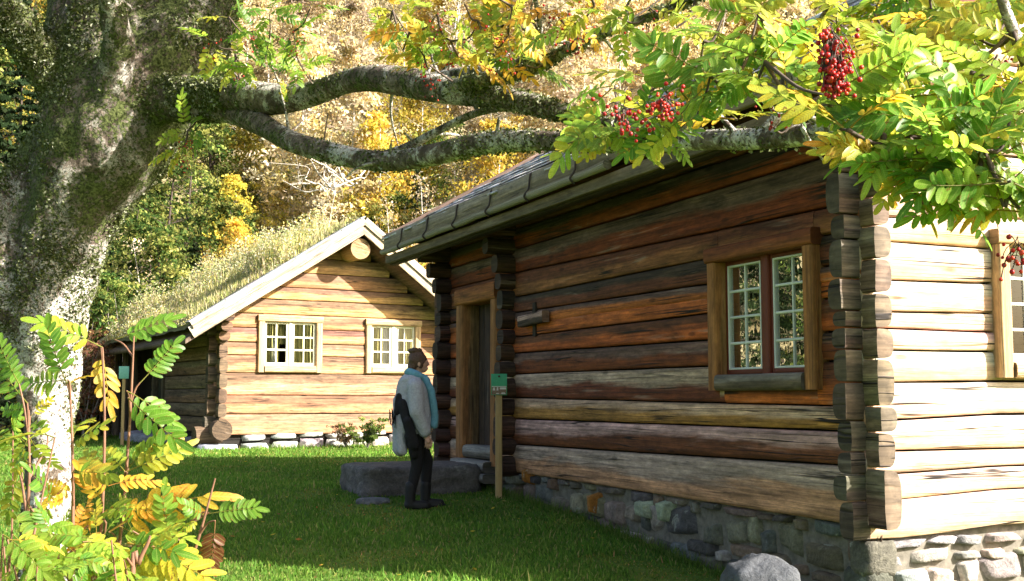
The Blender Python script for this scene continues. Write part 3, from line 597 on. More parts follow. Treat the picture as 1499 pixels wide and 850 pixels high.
glass_window(cab2, G2, .90, 2.38, 1.655, 2.92, .145, sunc, sunc, wh, wh, 3, 2, proud=.06, glass_d=-.03, mull=.08, sashw=.055, mw=.032, M=M_glass2, curtain=[(.02, .30, 0, .98, 0, M_cloth2), (.52, .98, 0, .98, 0, M_cloth2), (.2, .6, .5, .98, .08, M_cloth2), (.14, .22, 0, .6, 0, M_cloth)], bead=False)
glass_window(cab2, G2, 3.44, 4.83, 1.66, 2.91, .145, sunc, sunc, wh, wh, 3, 2, proud=.06, glass_d=-.03, mull=.08, sashw=.055, mw=.032, M=M_glass2, curtain=[(.02, .30, 0, .98, 0, M_cloth2), (.66, .98, 0, .98, 0, M_cloth2), (.28, .68, 0, .98, -.0, M_cloth)], bead=False)
mb = MB()
for i in range(5): wbox(mb, S2, 4.66 + .18 * i, 4.83 + .18 * i, -.12, -.08, .35, 2.2, jit((.06, .045, .03), .2), r=.1)
mb.build('door', M_log, cab2, True)
mb = MB(); wbox(mb, S2, 4.55, 4.66, -.1, .06, .3, 2.3, (.12, .09, .06)); wbox(mb, S2, 5.56, 5.67, -.1, .06, .3, 2.3, (.12, .09, .06)); wbox(mb, S2, 4.55, 5.67, -.1, .07, 2.2, 2.34, (.12, .09, .06)); mb.build('door_frame', M_board, cab2, True)
mb = MB()
for bq in (6.0, 7.0, 8.0): wbox(mb, S2, bq - .09, bq + .09, .35, .52, .1, 2.5, (.10, .075, .05), r=.3)
mb.build('porch_post', M_log, cab2, True)
# roof slab (boards), barge boards, ridge log, turf
mb = MB(); bA, bB = -OV2, L2 + .5; aL, aR = -.86, W2 + .8
for A in ((aL, AP), (aR, AP)):
    n = 20; B = np.linspace(bA + .03, bB, n); prof = [(A[0], zroof(A[0]) - .36), (A[0], zroof(A[0]) - .26), (A[1], zroof(A[1]) - .26), (A[1], zroof(A[1]) - .36)]
    V = np.concatenate([C2.W([p[0] for p in prof], np.full(4, b), [p[1] for p in prof]) for b in B]); IDC[0] += 1
    mb.add(V, [grid_faces(n, 4, True), [[0, 1, 2, 3]], [[(n - 1) * 4 + k for k in (3, 2, 1, 0)]]], (.12, .085, .055), (.1, .07, .05), np.full(n * 4, .5), np.c_[np.repeat(B, 4), np.tile([p[0] for p in prof], n), np.full(n * 4, IDC[0] * .7)])
mb.build('roof', M_board, cab2)
pale = ((.38, .34, .275), (.44, .345, .23))
def bargeb(be, dz, ht, dd, A0, A1):
    p0, p1 = C2.W(A0, be - dd, zroof(A0) + dz), C2.W(A1, be - dd, zroof(A1) + dz); beam(mb, p0, p1, C2.u, .04, ht, *pale, .15, .006, seg=40)
for be, s_ in ((bA, 1), (bB, -1)):
    for A0, A1 in ((aL + .1, AP), (aR - .1, AP)): mb = MB(); bargeb(be, -.19, .26, .005 * s_, A0, A1); bargeb(be, -.04, .16, .05 * s_, A0, A1); mb.build('barge_board', M_sun2, cab2, True)
mb = MB()
for be in (bA, ):
    for i in range(26):   # ragged weathered cover boards along the left verge
        a0 = aL + .05 + i * (AP - aL) / 26; a1 = a0 + (AP - aL) / 26 * R.uniform(.9, 1.3)
        beam(mb, C2.W(a0, be + .10, zroof(a0) + .055), C2.W(min(a1, AP), be + .10, zroof(min(a1, AP)) + .055), C2.u, .32 + R.uniform(-.04, .05), .03, jit((.46, .45, .42), .2), jit((.30, .30, .29), .2), .15, .006, seg=3)
    for i in range(18):
        a0 = AP + .05 + i * (aR - AP) / 18; a1 = a0 + (aR - AP) / 18; beam(mb, C2.W(a0, be + .10, zroof(a0) + .055), C2.W(a1, be + .10, zroof(a1) + .055), C2.u, .3, .03, jit((.46, .45, .42), .2), jit((.30, .30, .29), .2), .15, .006, seg=3)
mb.build('cover_board', M_board, cab2, True)
mb = MB(); tube(mb, [C2.W(3.02, b, 4.44) for b in (-.66, .3, 1.5)], [.235, .24, .24], (.52, .33, .16), 20, 3, .006); mb.build('ridge_log', M_sun, cab2, True)
# foundation rocks
mb = MB(); pal3 = [(.42, .40, .36), (.38, .37, .35), (.46, .43, .38), (.33, .32, .31)]
s = .55
while s < W2:
    L = R.uniform(.35, .75); h = R.uniform(.2, .3)
    stone(mb, G2, s, s + L - .03, -.12, h - .06, .0, .14, jit(pal3[R.integers(4)], .15), 9)
    if h < .33: stone(mb, G2, s + .05, s + L - .06, h - .05, .33, -.06, .10, jit(pal3[R.integers(4)], .2), 7)
    s += L
stone(mb, G2, -.42, .50, -.12, .14, .12, .22, (.30, .31, .36), 9)
s = .2
while s < L2: L = R.uniform(.5, .9); stone(mb, S2, s, s + L - .04, -.1, R.uniform(.16, .3), .0, .2, jit((.22, .22, .22), .2), 8); s += L
for s, z in ((4.4, .1), (5.1, .05), (5.6, .12)): stone(mb, S2, s, s + .8, -.1, z + .15, .35, .35, jit((.26, .26, .27), .2), 8)
mb.build('foundation', M_stone, cab2, True)
mb = MB(); V = C2.W(np.array([.12, W2 - .1, W2 - .1, .12]), np.array([.12] * 4), np.array([-.2, -.2, .34, .34])); mb.add(V, [[[0, 1, 2, 3]]], (.05,) * 3); V = C2.W(np.array([.12] * 4), np.array([.12, L2, L2, .12]), np.array([-.2, -.2, .4, .4])); mb.add(V, [[[0, 1, 2, 3]]], (.05,) * 3); mb.build('foundation_core', M_dark, cab2)
# turf: a soil bed with grass and tall herbs
M_turf = mat_plain('turf_soil', (.10, .10, .035), .95, .4, 6, bump=.8); M_herb = mat_leaf('dry_herbs', .4, .7)
mb = MB()
for A in ((aL + .03, AP), (aR - .03, AP)):
    nA, nB = 40, 60; a = np.linspace(A[0], A[1], nA); b = np.linspace(bA + .26, bB - .1, nB); AA, BB = np.meshgrid(a, b, indexing='ij'); zz = np.vectorize(zroof)(AA) - .08 + .11 * sstep(np.abs(AA - A[0]), 0, .25) + .07 * fbm(np.stack([AA, BB, 0 * AA], -1), 1.6, 4)
    mb.add(C2.W(AA, BB, zz).reshape(-1, 3), [grid_faces(nA, nB)], (.1, .1, .04))
mb.build('turf', M_turf, cab2, True)
def blades(P, Hh, wd, lean, cols, nseg=1, rng=R):
    """grass or herb blades at points P"""
    n = len(P); ang = rng.uniform(0, 2 * math.pi, n); d = np.c_[np.cos(ang), np.sin(ang), np.zeros(n)]; la = rng.uniform(0, 2 * math.pi, n)
    tip = P + np.c_[np.cos(la) * lean * Hh, np.sin(la) * lean * Hh, Hh * np.sqrt(np.maximum(.1, 1 - np.asarray(lean) ** 2))]
    mid = P * .45 + tip * .55; mid[:, 2] += .08 * Hh
    wd = np.broadcast_to(wd, (n,))[:, None]
    V = np.stack([P - d * wd, P + d * wd, mid + d * wd * .7, mid - d * wd * .7, tip], 1).reshape(-1, 3); i = np.arange(n)[:, None] * 5
    return V, [i + np.array([[0, 1, 2, 3]]), i + np.array([[3, 2, 4]])], np.repeat(cols, 5, 0)
n = 42000; aa = R.uniform(aL + .05, aR - .05, n) ; bb = R.uniform(bA + .24, bB - .1, n); keep = (aa < AP + .4) | (R.random(n) < .4); aa, bb = aa[keep], bb[keep]; n = len(aa)
P = C2.W(aa, bb, np.vectorize(zroof)(aa)); tall = sstep(fbm(P, .9, 21), -.1, .5); hh = (.07 + .16 * R.random(n) + .60 * tall * R.random(n)) * sstep(aa, aL - .1, aL + .5); edge = (bb < bA + .55); hh = np.where(edge, hh * .25, hh)
pal = np.array([(.46, .42, .18), (.58, .52, .30), (.32, .34, .13), (.54, .44, .28), (.28, .32, .09), (.48, .43, .14)]); cc = pal[R.integers(0, 6, n)] * R.uniform(.7, 1.25, (n, 1)); cc = np.where(edge[:, None], np.array([.33, .30, .02]) * R.uniform(.7, 1.2, (n, 1)), cc)
V, F_, C_ = blades(P, hh, .011, R.uniform(.05, .5, n), cc); mb = MB(); mb.add(V, F_)
n2 = 46000; aa = R.uniform(aL + .1, AP + .5, n2); bb = R.uniform(bA + .5, bB - .1, n2); B0 = C2.W(aa, bb, np.vectorize(zroof)(aa)); tl = sstep(fbm(B0, .9, 21), -.1, .4); B0 = B0 + np.c_[R.normal(0, .04, (n2, 2)), (.06 + .80 * R.random(n2) ** 1.5) * tl]
ax = unit(R.standard_normal((n2, 3))) * .035; bx = unit(np.cross(ax, R.standard_normal((n2, 3)))) * .016; VV = np.stack([B0 - ax, B0 + bx, B0 + ax, B0 - bx], 1).reshape(-1, 3); fl = np.arange(n2)[:, None] * 4 + np.array([[0, 1, 2, 3]])
pal = np.array([(.36, .40, .20), (.58, .56, .38), (.28, .35, .11), (.54, .44, .30), (.60, .50, .15)]); c3 = np.repeat(pal[R.integers(0, 5, n2)] * R.uniform(.7, 1.2, (n2, 1)), 4, 0); mb.add(VV, [fl])
mb.A['c1'] = [C_, c3]; tf = mb.build('roof_grass', M_herb, cab2); tf['kind'] = 'stuff'
# ------------------------------------------------------------------ ground sheet
def axis(*seg): return np.unique(np.concatenate([np.arange(a, b + 1e-6, s) for a, b, s in seg]))
gx = axis((-160, -30, 6), (-30, -12, 1), (-12, 8, .3), (8, 30, 1), (30, 160, 6)); gy = axis((-80, -8, 6), (-8, 2, 1), (2, 34, .3), (34, 60, 1), (60, 240, 5))
X, Y = np.meshgrid(gx, gy, indexing='ij'); mb = MB(); mb.add(np.stack([X, Y, ground(X, Y)], -1).reshape(-1, 3), [grid_faces(len(gx), len(gy))[:, ::-1]])
m = N('lawn_and_forest_floor'); p = m.pos(); yy = m.xyz(p)[1]; n1 = m.noise(p, 1.2, 5, .6); n2 = m.noise(p, 22, 4, .7); n3 = m.noise(p, .35, 4, .6)
lawn = m.mix(m.ss(n1, .35, .65), (.06, .13, .018), (.12, .17, .03)); lawn = m.mix(m.ss(n2, .6, .75), lawn, (.07, .055, .025))
flo = m.mix(m.ss(n3, .35, .65), (.22, .17, .08), (.50, .42, .24)); flo = m.mix(m.ss(m.noise(p, 4, 5, .7), .5, .62), flo, (.10, .10, .035))
c = m.mix(m.ss(m.math('ADD', yy, m.math('MULTIPLY', m.math('SUBTRACT', n3, .5), 8)), 33, 37), lawn, flo)
M_ground = m.out(m.bsdf(c, .95, m.bump(m.math('ADD', n2, n1), .6, .05), .1))
gr = mb.build('ground', M_ground, None, True); gr['kind'] = 'structure'
# ------------------------------------------------------------------ hillside trees and bushes
M_fol = mat_leaf('autumn_foliage', .5, .7, 1.0, .1); M_birch = N('birch_bark'); p = M_birch.obj()
c = M_birch.mix(M_birch.ss(M_birch.noise(M_birch.n('ShaderNodeVectorMath', {0: p, 1: (6, 6, 14)}, operation='MULTIPLY').outputs[0], 1.0, 4, .6), .56, .64), (.50, .46, .40), (.05, .04, .035)); M_birch = M_birch.out(M_birch.bsdf(c, .8))
M_twig = mat_plain('grey_twig', (.24, .21, .18), .9, .4, 5); M_dtrunk = mat_plain('dark_trunk', (.06, .045, .035), .9, .4, 6)
FR = np.random.default_rng(5)
def leafcloud(C, n, rad_, size, pal, rng, clump=.35, flat=.6, vals=(.55, 1.35)):
    """leaf-sized quads gathered in uneven clumps around the points C"""
    k = rng.integers(0, len(C), n); tone = rng.uniform(vals[0], vals[1], len(C)); pc = rng.integers(0, len(pal), len(C))
    d = rng.standard_normal((n, 3)) * [1, 1, flat]; d = unit(d) * (rng.random((n, 1)) ** .5) * [1, 1, flat]; P = np.asarray(C)[k] + d * np.asarray(rad_)[k][:, None]
    ax = unit(rng.standard_normal((n, 3))); bx = unit(np.cross(ax, rng.standard_normal((n, 3)))); sz = size * rng.uniform(.6, 1.3, (n, 1))
    V = np.stack([P - ax * sz, P + bx * sz * .55, P + ax * sz, P - bx * sz * .55], 1).reshape(-1, 3)
    col = np.asarray(pal)[np.where(rng.random(n) < .65, pc[k], rng.integers(0, len(pal), n))] * tone[k][:, None] * rng.uniform(.75, 1.25, (n, 1))
    return V, np.arange(n)[:, None] * 4 + np.array([[0, 1, 2, 3]]), np.repeat(col, 4, 0)
def tree_proto(name, cat, H, pal, rng, nleaf, spread, trunk_r, base=.3, mat=None, size=.10, nb=26, stems=1, clr=(.8, 1.1), leafr=.8, up=.9):
    root = thing(name, (0, 0, 0), '', cat); tb = MB(); C = []; rr = []
    for st in range(stems):
        off = np.array([0, 0, 0]) if stems == 1 else np.r_[rng.normal(0, .25, 2), 0]; lean = rng.normal(0, .07 if stems == 1 else .22, 2)
        hs = np.linspace(0, 1, 7); T = np.array([[off[0] + lean[0] * H * h + .04 * H * math.sin(3 * h + st), off[1] + lean[1] * H * h, H * h - (.6 if h == 0 else 0)] for h in hs]); tube(tb, T, trunk_r * (1 - hs * .88), (.3, .3, .3), 7, 3)
        for i in range(nb // stems):
            h = base + (1 - base) * (i + rng.random()) / (nb // stems); q = np.array([np.interp(h, hs, T[:, j]) for j in range(3)]); a = rng.uniform(0, 2 * math.pi); L = spread * H * (1 - .75 * ((h - base) / (1 - base)) ** 1.5) * rng.uniform(.55, 1.15)
            d = np.array([math.cos(a), math.sin(a), up * rng.uniform(.3, 1.2)]); e = q + unit(d) * L; m_ = (q + e) / 2 + [0, 0, -.05 * L]; r0 = trunk_r * (1 - h * .85) * .5
            tube(tb, [q, m_, e], [r0, r0 * .6, r0 * .2], (.3, .3, .3), 5, 3)
            for f in (.55, .8, 1.05): C.append(q + (e - q) * f + rng.normal(0, .12 * L, 3)); rr.append(leafr * (.35 + .3 * L) * rng.uniform(.6, 1.3))
    tb.build('trunk', mat or M_birch, root, True); cb = MB(); V, F_, c_ = leafcloud(C, nleaf, rr, size, pal, rng); cb.add(V, [F_]); cb.A['c1'] = [c_]; cb.build('crown', M_fol, root); return root
def conifer_proto(name, H, pal, rng, nleaf, size=.10):
    root = thing(name, (0, 0, 0), '', 'tree'); tb = MB(); hs = np.linspace(0, 1, 5); tube(tb, [[0, 0, -.6], [.02, 0, H * .3], [0, .03, H * .6], [0, 0, H]], [.16, .12, .07, .015], (.1, .1, .1), 7, 3); C = []; rr = []
    n = 60
    for i in range(n):
        h = .06 + .93 * (i + rng.random()) / n; a = i * 2.4 + rng.random(); L = .26 * H * (1 - h) ** .8 * rng.uniform(.6, 1.15) + .12
        e = np.array([math.cos(a) * L, math.sin(a) * L, H * h - .22 * L]); tube(tb, [[0, 0, H * h], e * [.5, .5, 1] + [0, 0, .04 * L], e], [.035 * (1 - h) + .01, .02, .006], (.1, .1, .1), 4, 2)
        for f in np.arange(.25, 1.1, .2): C.append([e[0] * f, e[1] * f, H * h - .22 * L * f * f - .05]); rr.append(.16 + .12 * L)
    tb.build('trunk', M_dtrunk, root, True); cb = MB(); V, F_, c_ = leafcloud(C, nleaf, rr, size, pal, rng, flat=.45); cb.add(V, [F_]); cb.A['c1'] = [c_]; cb.build('crown', M_fol, root); return root
CREAM = [(.68, .58, .34), (.72, .60, .28), (.66, .60, .43), (.70, .55, .30), (.68, .54, .40)]
YEL = [(.58, .47, .07), (.62, .47, .09), (.46, .43, .08), (.58, .38, .08)]; OLIVE = [(.26, .29, .07), (.34, .34, .09), (.20, .24, .05), (.42, .36, .09)]
GRN = [(.055, .105, .022), (.085, .14, .03), (.04, .075, .018), (.14, .18, .04)]; DRK = [(.022, .042, .016), (.03, .055, .02), (.018, .03, .012), (.045, .07, .025)]; RUST = [(.28, .12, .07), (.34, .18, .09), (.22, .10, .06), (.36, .26, .12)]
protos = {
 'cream': [tree_proto('birch_tree', 'tree', h, CREAM, FR, 6500, .24, .085, .12, None, .10, 36, leafr=1.0) for h in (8.5, 9.5, 7.5)],
 'yellow': [tree_proto('birch_tree', 'tree', h, YEL, FR, 5500, .28, .08, .12, None, .085, 34, leafr=.95) for h in (6.5, 7.5)],
 'green': [tree_proto('leafy_tree', 'tree', h, GRN + OLIVE[:2], FR, 4200, .30, .12, .12, M_dtrunk, .09, 32) for h in (6.5, 8.0)],
 'dark': [conifer_proto('spruce_tree', h, DRK, FR, 6000) for h in (9.0, 11.5)],
 'bush': [tree_proto('yellow_bush', 'bush', h, YEL + CREAM[:2], FR, 2600, .5, .03, .05, M_twig, .06, 24, 4, leafr=.7) for h in (2.6, 3.2)],
 'olive': [tree_proto('willow_bush', 'bush', h, OLIVE + [(.40, .42, .16)], FR, 3000, .45, .03, .05, M_twig, .055, 26, 5, leafr=.6, up=1.6) for h in (3.4, 2.8)],
 'rust': [tree_proto('red_shrub', 'bush', 2.2, RUST, FR, 1300, .45, .02, .05, M_twig, .05, 24, 6, leafr=.6, up=1.8)],
 'gbush': [tree_proto('green_bush', 'bush', h, GRN + OLIVE[:1], FR, 4200, .5, .03, .03, M_twig, .06, 26, 5, leafr=.85) for h in (2.8, 3.6)],
 'bare': [tree_proto('bare_birch', 'tree', h, CREAM, FR, 420, .20, .075, .35, None, .07, 30) for h in (8.0, 9.0)],
}
LAB = {'cream': 'tall slender birch with pale cream autumn leaves on the hillside', 'yellow': 'birch with bright yellow autumn leaves on the lower hillside', 'green': 'dark green broadleaf tree at the foot of the hillside behind the turf cabin', 'dark': 'dark spruce tree standing in shade on the hillside behind the turf cabin', 'bush': 'low bush of yellow and buff leaves on the hillside', 'olive': 'pale olive willow bush on the slope behind the two cabins', 'gbush': 'dense green bush in the undergrowth between the trees behind the turf cabin', 'rust': 'reddish brown thicket shrub beside the turf cabin', 'bare': 'nearly bare white stemmed birch among the hillside trees'}
GRP = {'cream': 'cream birches on the hillside', 'yellow': 'yellow birches on the hillside', 'green': 'green trees below the hillside', 'dark': 'spruces on the hillside', 'bush': 'yellow bushes on the hillside', 'olive': 'olive willow bushes', 'gbush': 'green bushes behind the turf cabin', 'rust': 'reddish shrubs by the turf cabin', 'bare': 'bare birches on the hillside'}
LOOK = {'cream': 'cream leaved birch', 'yellow': 'yellow birch', 'green': 'green leafy tree', 'dark': 'dark spruce', 'bush': 'buff yellow bush', 'olive': 'pale olive willow bush', 'gbush': 'dense green bush', 'rust': '', 'bare': 'nearly bare birch'}
used = set()
def plant(kind, x, y, sc=1.0, idx=None):
    L = protos[kind]; i = FR.integers(len(L)) if idx is None else idx; z = float(ground(x, y)); loc = (float(x), float(y), z - .05); rz = FR.uniform(0, 6.28)
    o = L[i]
    if (kind, i) in used: o = copy_tree(o, loc, rz, sc)
    else: used.add((kind, i)); o.location = loc; o.rotation_euler = (0, 0, rz); o.scale = (sc,) * 3
    sx, sy = project(loc); band = 'low on' if y < 44 else 'halfway up' if y < 66 else 'high on'
    where = 'beyond the left edge' if sx < -60 else 'behind the rowan trunk' if sx < 150 else 'behind the left side of the turf roof' if sx < 340 else 'above the turf roof ridge' if sx < 560 else 'between the two roofs' if sx < 800 else 'behind the slate roof'
    o['label'] = f'{LOOK[kind]} {band} the slope {where}' if kind != 'rust' else LAB[kind]; o['group'] = GRP[kind]; return o
def inpx(px, y): return (px - CX) / FPX * y / math.cos(PITCH) * 1.0
def clear(x, y):   # keep the two cabins free
    for fr, w_, l_ in ((CB, BW, BL), (C2, W2, L2)):
        d = np.array([x, y, 0]) - fr.O; a, b = d @ fr.v, d @ fr.u
        if -1.6 < a < w_ + 1.6 and -1.5 < b < l_ + 1.6: return False
    return True
for i in range(46): px = FR.uniform(-120, 400); y = FR.uniform(34.5, 46); (clear(inpx(px, y), y) and plant(('gbush', 'gbush', 'gbush', 'bush', 'olive')[FR.integers(5)], inpx(px, y), y, FR.uniform(.8, 1.4)))
for i in range(64): px = FR.uniform(330, 900); y = FR.uniform(37.5, 56); (clear(inpx(px, y), y) and plant(('bush', 'bush', 'olive', 'bush', 'gbush')[FR.integers(5)], inpx(px, y), y, FR.uniform(.8, 1.5)))
# rows of birches rising up the hill
for (y0, y1, n, kinds) in ((62, 74, 80, ('cream', 'cream', 'bare', 'yellow')), (76, 104, 120, ('cream', 'cream', 'cream', 'bare')), (48, 60, 52, ('cream', 'bare', 'cream', 'yellow'))):
    for i in range(n):
        y = FR.uniform(y0, y1); x = (-.58 + 1.05 * (i + FR.random()) / n) * y + FR.normal(0, 1)
        k = kinds[FR.integers(len(kinds))]
        if x / y < -.24: k = ('green', 'dark', 'yellow', 'green')[FR.integers(4)]
        plant(k, x, y, FR.uniform(.8, 1.15))
for i in range(34):   # further along the hill, mirrored in the windows
    y = FR.uniform(28, 62); x = -FR.uniform(.60, 1.15) * y - 4; plant(('green', 'green', 'dark', 'dark', 'gbush')[FR.integers(5)], x, y, FR.uniform(.9, 1.3))
# hand placed: (kind, picture column, distance, scale)
for k, px, y, s in (('green', 205, 38, .85), ('green', 245, 37, .8), ('dark', 285, 43, .6), ('green', 275, 39, .8), ('yellow', 225, 36, .5), ('yellow', 300, 38, .55), ('green', 320, 39, .75), ('dark', 120, 37, .9), ('dark', 40, 36, 1.1), ('dark', -30, 30, 1.1), ('green', 165, 35.5, .6), ('green', 235, 45, 1.0), ('green', 350, 46, .9), ('yellow', 330, 50, .8), ('dark', 20, 44, 1.0), ('green', 190, 42, .8), ('green', 150, 46, 1.1), ('green', 90, 34, .8), ('bare', 215, 36.5, .7), ('bare', 330, 37.5, .7),
                 ('bush', 350, 38.5, 1.5), ('bush', 385, 39, 1.6), ('bush', 450, 40, 1.7), ('bush', 415, 41, 1.7), ('bush', 480, 42, 1.6), ('bush', 520, 41, 1.2), ('yellow', 375, 39, .72), ('yellow', 410, 41, .75), ('bush', 395, 37, 1.2), ('yellow', 445, 42, .7), ('bush', 430, 38, 1.3), ('bush', 470, 39.5, 1.2), ('bush', 500, 38, 1.0), ('yellow', 345, 43, .8), ('bush', 360, 37, 1.2), ('green', 385, 44, .6),
                 ('yellow', 700, 40, .55), ('yellow', 665, 43, .55), ('bush', 725, 38, 1.25), ('bush', 745, 40, 1.2), ('olive', 600, 36, 1.05), ('olive', 625, 36.5, 1.15), ('olive', 580, 36.5, .8), ('olive', 655, 37, .9), ('dark', 545, 43, .30), ('dark', 565, 44, .34), ('dark', 595, 45, .4), ('green', 520, 43, .35), ('bare', 500, 44, .75), ('bare', 470, 45, .8), ('bare', 580, 46, .75), ('bare', 640, 47, .8), ('dark', 610, 50, .45), ('bare', 690, 48, .8), ('bush', 640, 42, 1.1), ('bush', 780, 40, 1.3), ('olive', 800, 39, 1.0),
                 ('rust', 135, 30, 1.1), ('rust', 110, 31, 1.3), ('rust', 150, 32.5, 1.0), ('rust', 165, 34, 1.0), ('rust', 85, 30, 1.1), ('rust', 125, 34, 1.5), ('bush', 100, 35, .8), ('bush', 60, 33, .9)):
    x = inpx(px, y)
    if clear(x, y): plant(k, x, y, s)
for o in list(COL.objects):   # prototypes never planted
    if o.type == 'EMPTY' and o.get('label') == '':
        for ch in list(o.children): bpy.data.objects.remove(ch)
        bpy.data.objects.remove(o)
# dead branches lying on the slope
for k, (px, py, y) in enumerate(((505, 262, 40), (478, 275, 40.5))):
    b0_ = at(px, py, y); t_ = thing('dead_tree', b0_, ('fallen grey white dead tree with bare crooked branches on the slope', 'smaller bare dead branch leaning on the slope')[k], 'dead tree'); mb = MB(); br = MB()
    for i in range(9):
        a = FR.uniform(-2.2, 2.2); L = FR.uniform(.5, 1.5); d = np.array([math.sin(a), FR.normal(0, .3), .35 + .5 * FR.random()]); q = b0_ + np.array([FR.uniform(-.5, .5), 0, FR.uniform(-.3, .2)]); P_ = [q + d * L * f + FR.normal(0, .1, 3) for f in (0, .35, .7, 1)]
        tube(mb, P_, [.035, .028, .018, .008], (.5, .46, .4), 5, 3)
        tube(mb, [P_[2], P_[2] + FR.normal(0, .35, 3), P_[2] + FR.normal(0, .55, 3)], [.016, .01, .005], (.5, .46, .4), 4, 3)
    mb.build('branches', M_birch, t_, True)
# plant against the turf cabin wall
def herb(nm, px, py, y, H, pal, n, lab, sp=.28, size=.035):
    b_ = at(px, py, y); b_[2] = ground(b_[0], b_[1]); t_ = thing(nm, b_, lab, 'plant'); sb = MB(); C = []; rr = []
    for i in range(14):
        a = FR.uniform(0, 6.28); e = b_ + np.array([math.cos(a) * sp * FR.uniform(.3, 1.3) * 1.4, math.sin(a) * sp * .6, H * FR.uniform(.6, 1.05)]); mid = (b_ + e) / 2 + [0, 0, .1 * H]; tube(sb, [b_, mid, e], [.008, .006, .003], (.2, .2, .2), 4, 3)
        for f in (.4, .7, 1): C.append(b_ + (e - b_) * f); rr.append(.10)
    sb.build('stem', M_twig, t_, True); cb = MB(); V, F_, c_ = leafcloud(C, n, rr, size, pal, FR); cb.add(V, [F_]); cb.A['c1'] = [c_]; cb.build('foliage', M_fol, t_)
herb('green_plant', 538, 645, 25.6, .62, [(.20, .30, .07), (.30, .38, .10), (.14, .24, .05)], 1500, 'bushy light green plant against the turf cabin wall below its right window', .34)
herb('withered_plant', 507, 640, 25.9, .5, [(.20, .12, .07), (.30, .20, .10), (.16, .14, .06)], 500, 'withered brown plant beside the green plant at the turf cabin wall', .2)
# ------------------------------------------------------------------ foreground rowan: trunk, limbs, leaves, berries
M_bark = mat_bark('moss_shade_bark'); M_limb = mat_bark('lichen_limb_bark', -.12, .8); M_lich = mat_leaf('lichen', .15, .9, 0, .05); M_rleaf = mat_leaf('rowan_leaf', .55, .42, 0, .3, 1.55, .15, True); M_berry = N('rowan_berry'); M_berry = M_berry.out(M_berry.bsdf(M_berry.attr('c1').outputs['Color'], .42, None, .35)); M_rtwig = mat_plain('rowan_twig', (.085, .06, .045), .8, .4, 30)
M_stem = mat_plain('sapling_stem', (.17, .085, .05), .6, .35, 25)
DR = np.random.default_rng(23)
def chain(L): # (px, py, Y, width px) -> points and radii
    return np.array([at(a, b, y) for a, b, y, _ in L]), np.array([wd * y / FPX / 2 for _, _, y, wd in L])
base = at(70, 860, 7.5); base[2] = float(ground(base[0], base[1]))
rowan = thing('rowan_tree', base, 'big mossy rowan tree at left with long low branches, red berries and yellowing leaves', 'tree')
trunkL = [(66, 950, 7.55, 130), (66, 880, 7.5, 92), (70, 780, 7.5, 64), (74, 660, 7.5, 66), (68, 560, 7.5, 92), (66, 480, 7.5, 118), (80, 400, 7.5, 128), (98, 330, 7.5, 128), (126, 260, 7.5, 160), (158, 190, 7.5, 204), (178, 120, 7.6, 220), (185, 40, 7.7, 220)]
left = [(66, 560, 7.55, 60), (34, 470, 7.5, 92), (18, 400, 7.5, 100), (16, 330, 7.55, 100), (60, 270, 7.6, 110), (110, 210, 7.6, 130)]
